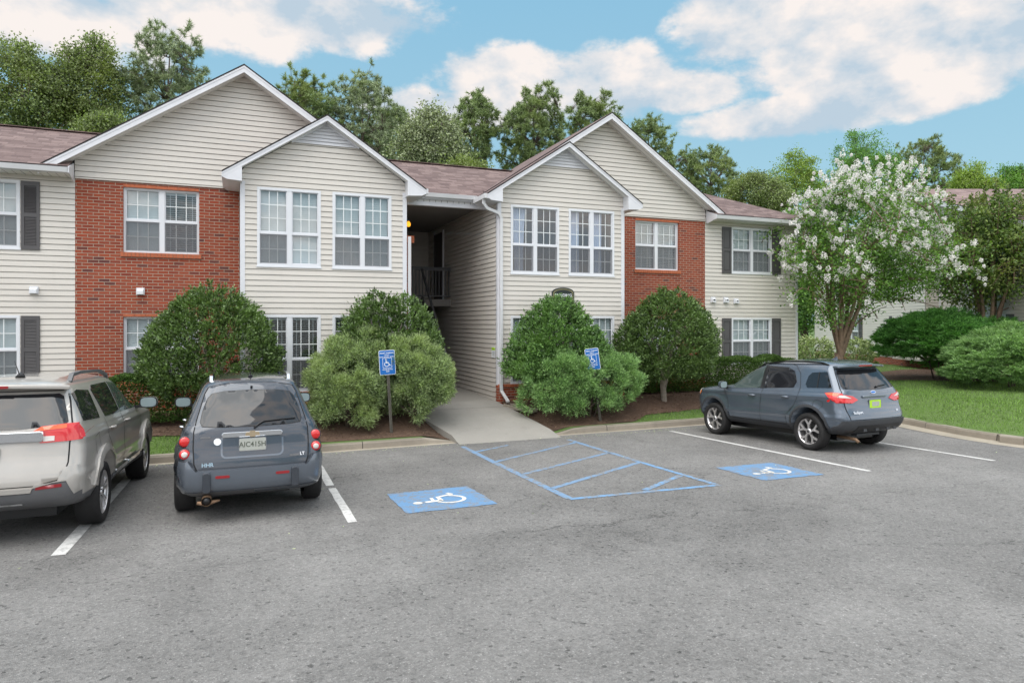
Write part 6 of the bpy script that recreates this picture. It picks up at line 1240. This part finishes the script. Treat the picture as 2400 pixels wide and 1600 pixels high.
def hedge(name, label, x0, x1, y0, y1, h, mat, n, leaf=(.05, .026), seed=1, group=None):
    r = np.random.default_rng(seed); bx, by = (x0 + x1) / 2, (y0 + y1) / 2; base = ng(bx, by); t = thing(name, label, 'hedge', base, group=group); W_, D_ = (x1 - x0) / 2, (y1 - y0) / 2
    u = r.uniform(-1, 1, (n, 3)); ax = r.choice(3, n, p=[.12, .48, .40]); sg = np.where(ax == 1, -1, np.where(ax == 2, 1, r.choice([-1, 1], n))); d_ = np.abs(r.normal(0, .10, n)); u[np.arange(n), ax] = sg * (1 - d_)
    e = np.sign(u) * (1 - (1 - np.abs(u)) ** 1); k = (np.abs(u) ** 6).sum(1) ** (1 / 6); k = np.maximum(k, 1); P = u / k[:, None] * np.array([W_, D_, h / 2]); P[:, 2] += h / 2 + .04
    P *= (1 + .045 * np.sin(P[:, :1] * 5 + 1) * np.cos(P[:, 2:] * 4)); P[:, 2] += .03 * np.sin(P[:, 0] * 7) * (P[:, 2] / h) + r.normal(0, .012, n)
    N_ = np.zeros((n, 3)); N_[np.arange(n), ax] = sg; D = unit(N_ * .8 + r.normal(size=(n, 3)) * .6 + np.array([0, 0, .25])); k = FRONT(P + np.array(base)); P, D = P[k], D[k]
    V, F = leaf_arrays(P, D, r.uniform(.7, 1.3, len(P)) * leaf[0], leaf[1], .5); np_mesh('foliage', V, F, [mat], t); b = MB()
    for i in range(int(W_ * 10)):
        x = r.uniform(-W_, W_) * .9; y = r.uniform(-D_, D_) * .5; b.tube([(x, y, -.05), (x + r.uniform(-.1, .1), y, h * .4), (x + r.uniform(-.2, .2), y - .08, h * .85)], [.014, .010, .004], 'bark', 5)
    b.build('branches', t)
hedge('clipped_hedge', 'low clipped hedge between the beige suv and the retro wagon', -3.1, .25, 14.75, 15.35, .86, 'leaf_hedge', 34000, seed=21)
hedge('clipped_hedge', 'long low clipped hedge under the right hand windows', 9.55, 15.6, 15.55, 16.15, .88, 'leaf_hedge', 62000, seed=22)
def clipR(P): return (P[:, 2] > .08)
a = at(2200, 22.6); juniper('spreading_juniper', 'deep green spreading juniper on bare trunks beyond the suv', (a[0], a[1], .16), [(0, 0, 1.30, 1.62, 1.4, .72), (-.45, .2, 1.15, 1.3, 1.1, .6), (.5, .1, 1.60, 1.2, 1.0, .50), (1.0, -.4, .85, 1.1, .9, .7), (1.7, -.7, 1.1, 1.1, 1.0, .75)], 'leaf_juniper_deep', 4600, 56, 14, 'spreading junipers on the lawn', spray=(.095, .024), pl=.28, layered=True, clip=clipR, sub=(120, .34, .42))
a = at(2372, 19.9); juniper('spreading_juniper', 'pale green mounded juniper at the right edge of the lawn', (a[0], a[1], .14), [(0, 0, .70, 1.85, 1.4, .85), (.6, .2, 1.0, 1.5, 1.2, .70), (-.5, -.1, .5, 1.25, 1.0, .5)], 'leaf_juniper_green', 3400, 56, 15, 'spreading junipers on the lawn', spray=(.085, .022), pl=.20, layered=True, clip=clipR, sub=(120, .34, .42))
for px, d, r_, h, lb in ((1905, 28.5, .75, 1.25, 'pale variegated bush between the building corner and the crape myrtle trunk'), (2004, 29.5, .72, 1.15, 'pale variegated bush right of the crape myrtle trunk'), ):
    a = at(px, d); shrub('variegated_bush', lb, 'shrub', (a[0], a[1], .17), h, [(.05, r_ * .8), (.4, r_), (.7, r_ * .85), (.9, r_ * .5), (1, r_ * .2)], 1, 'leaf_variegated', 5200, leaf=(.09, .045), seed=px, group='pale bushes before the far building')
a = at(2042, 29.8); shrub('young_shrub', 'thin upright young shrub beside the brick base of the far building', 'shrub', (a[0], a[1], .17), 1.15, [(.02, .22), (.5, .26), (1, .08)], 1, 'leaf_green', 700, leaf=(.09, .04), seed=31, sprigs=3)
# ------------------------------------------------------------------ crape myrtles
def petals(t, C, n_per, r_, seed, mat='petal_white', sz=.045, name='blossom', elong=1.5):
    r = np.random.default_rng(seed); m = len(C); e = unit(r.normal(size=(m * n_per, 3))); P = np.repeat(C, n_per, 0) + e * (np.repeat(r.uniform(.35, 1.45, m), n_per) * r.uniform(.55, 1, m * n_per))[:, None] * r_ * np.array([.9, .9, 1.25]); D = unit(e * .5 + r.normal(size=P.shape))
    V, F = leaf_arrays(P, D, sz * r.uniform(.7, 1.3, len(P)), sz * .9, .4); np_mesh(name, V, F, [mat], t)
def crape_white():
    base = (17.45, 15.9, .12); cc = (.62, -.20, 4.30); cr = (3.2, 2.4, 2.35)
    ex = [(-2.6, -.8, 2.75), (-2.2, -.7, 2.95), (-1.8, -.6, 3.0), (-2.3, -.5, 3.6), (-1.9, -.3, 3.9), (-2.7, -.9, 3.9), (-1.6, -.5, 2.4), (-1.5, -.9, 2.0), (2.6, -.9, 2.6), (3.1, -1.1, 2.4), (3.4, -1.3, 2.9), (1.9, -.8, 2.3), (1.9, -1.2, 6.35), (1.6, -.9, 6.55), (1.35, -1.0, 6.25), (2.2, -1.2, 6.5), (3.9, -1.5, 3.6), (4.0, -1.5, 4.2), (-.6, 0, 2.0), (-.3, .2, 2.3), (.5, -.3, 2.3), (-.9, -.2, 2.4), (.1, .3, 1.95), (.9, -.3, 2.1), (1.3, -.5, 2.45), (-1.2, -.5, 2.7), (-1.0, -.6, 2.2), (-.5, -.5, 2.6), (.2, -.6, 2.7), (-1.7, -.8, 2.5), (1.8, -.7, 2.7), (-.8, .4, 2.8), (-.3, -.7, 3.0)]
    cl = lambda P: ~((P[:, 1] > 16.35) & (P[:, 0] < 16.75)) & (P[:, 2] > np.where(P[:, 0] < 18.2, 1.75, 2.75))
    t, C = tree('crape_myrtle', 'white flowering crape myrtle with a vase of stems at the building corner', 'tree', base, None, cc, cr, 'leaf_crape', 'bark_crape', 440, 66, (.100, .052), .44, 'leaf', 41, trunk_r=.145, limbs=44, shell=.10, extra=ex, clip=cl, stems=9, forkz=.9, lump=.16)
    r = np.random.default_rng(5); rel = (C - np.array(cc)) / np.array(cr); out = (rel ** 2).sum(1); score = out + rel[:, 2] * .9 + r.normal(0, .18, len(C)); k = (score > .42) & (rel[:, 2] > -.38) & cl(C + np.array(base)); S = C[k]; S = S + unit(S - np.array(cc)) * .22
    S = np.concatenate([S, S[r.random(len(S)) < .8] + r.normal(0, .26, (int(1e9) if 0 else len(S), 3))[:len(S)][r.random(len(S)) < 2][: (r.random(len(S)) < .8).sum()][:0].reshape(-1, 3)]) if 0 else np.concatenate([S, S + r.normal(0, .28, S.shape), (S + r.normal(0, .3, S.shape))[::2]])
    few = C[(rel[:, 2] > -.75) & (out > .5) & (r.random(len(C)) < .09)]; S = S[r.random(len(S)) < .85]; S = np.concatenate([S, few + unit(few - np.array(cc)) * .2]); S = S[cl(S + np.array(base))]
    S = np.concatenate([S, S + r.normal(0, .16, S.shape)]); petals(t, S, 62, .082, 9, sz=.036)
crape_white()
def crape_green():
    a = at(2315, 22.8); base = (a[0], a[1], .15); ex = []
    r = np.random.default_rng(8)
    t, C = tree('crape_myrtle', 'dark leaved crape myrtle without flowers behind the junipers at the right edge', 'tree', base, None, (.25, -.1, 4.25), (2.75, 1.9, 1.95), 'leaf_crape_dark', 'bark_crape', 320, 76, (.12, .06), .44, 'leaf', 43, trunk_r=.15, limbs=34, shell=.12, stems=7, forkz=.7, lump=.14)
    # long upright shoots on top
    P, D = [], []; b = MB()
    for i in range(42):
        x, y = r.uniform(-1.8, 2.2), r.uniform(-1.2, 1.2); z0 = 4.9 + .6 * (1 - (abs(x - .3) / 2.1) ** 2); ln = r.uniform(.6, 1.25); k = int(ln * 95); tt = r.uniform(0, 1, k); lx, ly = r.normal(0, .12, 2); c = np.stack([x + lx * tt, y + ly * tt, z0 + tt * ln], 1); P.append(c); D.append(unit(r.normal(size=(k, 3)) * np.array([1, 1, .5]) + np.array([0, 0, .45]))); b.tube([(x, y, z0 - .5), (x + lx, y + ly, z0 + ln)], [.012, .003], 'bark_crape', 4)
    P = np.concatenate(P); D = np.concatenate(D); V, F = leaf_arrays(P, D, .10, .045, .4); np_mesh('upright_shoots', V, F, ['leaf_crape_dark'], t); b.build('shoot_stems', t)
crape_green()
# ------------------------------------------------------------------ trees behind the buildings
tg = 'trees behind the buildings'
def back(px, d, hw, yt, yb, kind, mat, label, seed, clumps=230, per=60, bark='bark', shell=.3, lump=.24, leaf=None, ry=.8, name=None, limbs=16, crad=None, squeeze=1.0):
    a = at(px, d); s = d / 1590; rx = hw * s; zt, zb = zat(yt, d), zat(yb, d); zc, rz = (zt + zb) / 2 - .1, (zt - zb) / 2
    leaf = leaf or ((.24, .034) if kind == 'pine' else (.135, .085)); per = per if kind == 'pine' else int(per * 1.9); crad = crad or (.36 if kind == 'pine' else .52)
    tree(name or ('pine_tree' if kind == 'pine' else 'broadleaf_tree'), label, 'tree', (a[0], a[1], .1), None, (0, 0, zc), (rx * .92, rx * ry, rz * .95), mat, bark, clumps, per, leaf, crad, kind, seed, tg, trunk_r=.26, limbs=limbs, shell=shell, lump=lump, taper=squeeze)
back(50, 34, 115, 88, 345, 'leaf', 'leaf_oak', 'loose pale oak at the far left edge behind the roof', 51, 330, 40)
back(205, 36, 88, 92, 345, 'leaf', 'leaf_oak', 'narrow oak left of the grey pine behind the left roof', 52, 330, 40, bark='bark')
back(395, 38, 118, 68, 345, 'pine', 'leaf_pine_grey', 'tall round crowned grey pine left of the left gable peak', 53, 352, 132, 'bark_pine', shell=.2)
back(715, 40, 82, 155, 420, 'pine', 'leaf_pine', 'dark round pine just right of the left gable peak', 54, 352, 132, 'bark_pine', shell=.2)
back(850, 42, 98, 164, 440, 'pine', 'leaf_pine_grey', 'large grey pine behind the small left gable', 55, 446, 132, 'bark_pine')
back(920, 47, 80, 240, 440, 'pine', 'leaf_pine', 'olive pine filling the gap right of the large grey pine', 56, 316, 120, 'bark_pine')
back(1010, 36, 82, 258, 425, 'leaf', 'leaf_dusty', 'dusty grey leaved tree above the breezeway roof', 57, 230, 60, crad=.55)
back(1112, 41, 62, 212, 425, 'pine', 'leaf_pine', 'slim pine above the breezeway roof', 58, 278, 120, 'bark_pine')
back(1250, 42, 92, 202, 430, 'pine', 'leaf_pine', 'full light topped pine left of the small right gable', 59, 446, 132, 'bark_pine')
back(1395, 45, 82, 208, 430, 'pine', 'leaf_pine', 'pine crowning the right gable peak', 60, 334, 132, 'bark_pine')
back(1520, 47, 66, 270, 440, 'pine', 'leaf_pine', 'pine peeking over the right slope of the right gable', 61, 222, 120, 'bark_pine', shell=.4)
back(1668, 50, 72, 335, 500, 'pine', 'leaf_pine', 'thin open pine above the right end roof', 62, 204, 120, 'bark_pine', shell=.35)
back(1775, 46, 88, 405, 520, 'leaf', 'leaf_oak', 'dull green low tree behind the right end of the roof', 63, 170, 60, name='low_tree')
back(1865, 52, 82, 368, 560, 'leaf', 'leaf_lime', 'yellow green tree left of the white blossoms', 64, 210, 62)
back(2030, 54, 100, 326, 520, 'leaf', 'leaf_green', 'fresh green tree behind the white blossoms', 65, 240, 62)
back(2165, 57, 88, 312, 500, 'pine', 'leaf_pine', 'round pine above the far building roof', 66, 408, 132, 'bark_pine')
back(2285, 50, 62, 388, 500, 'leaf', 'leaf_lime', 'light green tree right of the round pine', 67, 150, 60)
back(2390, 51, 66, 384, 500, 'leaf', 'leaf_green', 'green tree above the far building at the right edge', 68, 150, 60)
back(1885, 40, 75, 470, 815, 'leaf', 'leaf_green', 'leafy tree filling the gap between the two buildings', 69, 260, 62, shell=.15)
back(1085, 31, 55, 378, 470, 'leaf', 'leaf_oak', 'small pale green sapling tops above the breezeway roof', 70, 90, 60, name='sapling')
back(250, 31, 60, 268, 400, 'leaf', 'leaf_oak', 'small pale green tree against the left gable slope', 71, 110, 60, name='sapling')
back(1610, 52, 60, 345, 500, 'pine', 'leaf_pine', 'low dark pine leaning from behind the right gable', 72, 186, 120, 'bark_pine')
# ------------------------------------------------------------------ far building
def far_building():
    fx, fy = math.sin(R(YAW)), math.cos(R(YAW)); rx, ry = math.cos(R(YAW)), -math.sin(R(YAW)); u, d = 16.7, 29.0
    F_ = thing('far_apartment_building', 'pink roofed cream siding building end seen through the crape myrtles at the right', 'building', (rx * u + fx * d, ry * u + fy * d, 0), (0, 0, R(-90 - YAW)))
    T = TF(0); W1, W2 = (-5.05, -3.65), (-.62, .95); hs = [(*w_, *z_) for w_ in (W1, W2, (4.6, 6.1)) for z_ in ((.95, 2.35), (3.7, 5.1))]
    b = MB(); x0, x1 = -8.4, 8.4; siding(b, x0, x1, .55, 4.9, T, hs); siding(b, lambda z: max(x0, -(7.62 - z) / .33), lambda z: min(x1, (7.62 - z) / .33), 4.9, 7.6, T); b.build('gable_wall', F_)
    b = MB(); flat(b, x0, x1, -.2, .55, TF(.012), m='brick_side'); b.build('brick_foundation', F_)
    for w_ in (W1, W2, (4.6, 6.1)):
        for z_ in ((.95, 2.35), (3.7, 5.1)): window(F_, *w_, *z_, 0, ('closed', 'closed')); shutter(F_, w_[0] - .36, w_[0] - .01, z_[0], z_[1], 0); shutter(F_, w_[1] + .01, w_[1] + .36, z_[0], z_[1], 0)
    gable_front(F_, 0, 7.78, -8.9, 8.9, 0, -.45, 26, 0, .33, m='shingles_pink')
    b = MB(); b.box(2.50, 2.60, -.03, .02, .5, 6.4, 'trim_white'); b.build('corner_trim', F_)
    # lower side roof over a small bay
    b = MB(); siding(b, .2, 2.5, .55, 5.6, TF(-.55)); siding(b, -.55, 0, .55, 5.6, lambda p: (.2 - p[1], p[0], p[2])); siding(b, -.55, 0, .55, 5.6, lambda p: (2.5 + p[1], p[0], p[2])); b.build('bay_siding', F_)
    b = MB(); slab(b, [(0, -.75, 5.55), (2.7, -.75, 5.55), (2.7, .02, 5.95), (0, .02, 5.95)], .04, 'shingles_pink'); b.build('bay_roof', F_)
    b = MB(); siding(b, 0, 25, .55, 4.9, lambda p: (8.4 + p[1], p[0], p[2])); b.build('siding_wall', F_); b = MB(); siding(b, 0, 25, .55, 4.9, lambda p: (-8.4 - p[1], p[0], p[2])); siding(b, x0, x1, .1, 4.9, lambda p: (p[0], 25 + p[1], p[2])); b.build('siding_wall', F_)
far_building()
# ------------------------------------------------------------------ grass, mulch, litter
def in_bed(x, y): return any(f(x, y) for f, _ in BEDS)
def scatter_grass():
    r = np.random.default_rng(77); P = []
    def zone(x0, x1, y0, y1, dn):
        n = int((x1 - x0) * (y1 - y0) * dn); 
        for x, y in zip(r.uniform(x0, x1, n), r.uniform(y0, y1, n)):
            d, q = curb_dist(x, y)
            if in_lot(x, y) or d < .16 or in_bed(x, y) or (3.3 < x < 6.5 and y > 13): continue
            P.append((x, y, zlawn(x, y)))
    zone(-3.3, 1.6, 13.5, 14.6, 1500); zone(8.2, 14.6, 13.6, 15.5, 1000); zone(13.9, 18, 6.5, 15.5, 800); zone(18, 24, 8, 17, 420); zone(24, 30, 9, 18, 160); zone(16, 28, 17, 22, 110)
    P = np.array(P); n = len(P); D = unit(r.normal(size=(n, 3)) * .55 + np.array([0, 0, 1])); V, F = spike_arrays(P - np.array([0, 0, .004]), D, r.uniform(.035, .085, n), .011); tag(np_mesh('grass', V, F, ['grass_blade']), kind='stuff')
scatter_grass()
def scatter_mulch():
    r = np.random.default_rng(78); P = []
    for (f, bb), dn in zip(BEDS, (520, 420, 90)):
        n = int((bb[1] - bb[0]) * (bb[3] - bb[2]) * dn)
        for x, y in zip(r.uniform(bb[0], bb[1], n), r.uniform(bb[2], bb[3], n)):
            if f(x, y) and x > -4 and curb_dist(x, y)[0] > .2 and not (x < 4 and x > 3.3 and y > 15.4): P.append((x, y, zlawn(x, y) + .022))
    P = np.array(P); n = len(P); a = r.uniform(0, 6.28, n); D = np.stack([np.cos(a), np.sin(a), r.normal(0, .18, n)], 1); V, F = leaf_arrays(P, D, r.uniform(.03, .10, n), r.uniform(.010, .028, n), .5, up=np.tile([0, 0, 1.], (n, 1)) + r.normal(0, .3, (n, 3))); tag(np_mesh('mulch_chips', V, F, ['mulch_chip']), kind='stuff')
scatter_mulch()
def litter():
    r = np.random.default_rng(79); P = []
    for i in range(620):
        x = r.uniform(-2.5, 13); y = 13.2 - abs(r.normal(0, .16)); 
        if 4.2 < x < 6.3 and r.random() < .8: continue
        P.append((x, y, zasph(x, y) + .012))
    for i in range(90): x, y = r.uniform(-3, 14), r.uniform(7, 13); P.append((x, y, zasph(x, y) + .008))
    P = np.array(P); n = len(P); a = r.uniform(0, 6.28, n); D = np.stack([np.cos(a), np.sin(a), r.normal(0, .1, n)], 1); V, F = leaf_arrays(P, D, r.uniform(.012, .045, n), r.uniform(.006, .02, n), .5, up=np.tile([0, 0, 1.], (n, 1))); tag(np_mesh('leaf_litter', V, F, ['leaf_variegated']), kind='stuff')
litter()
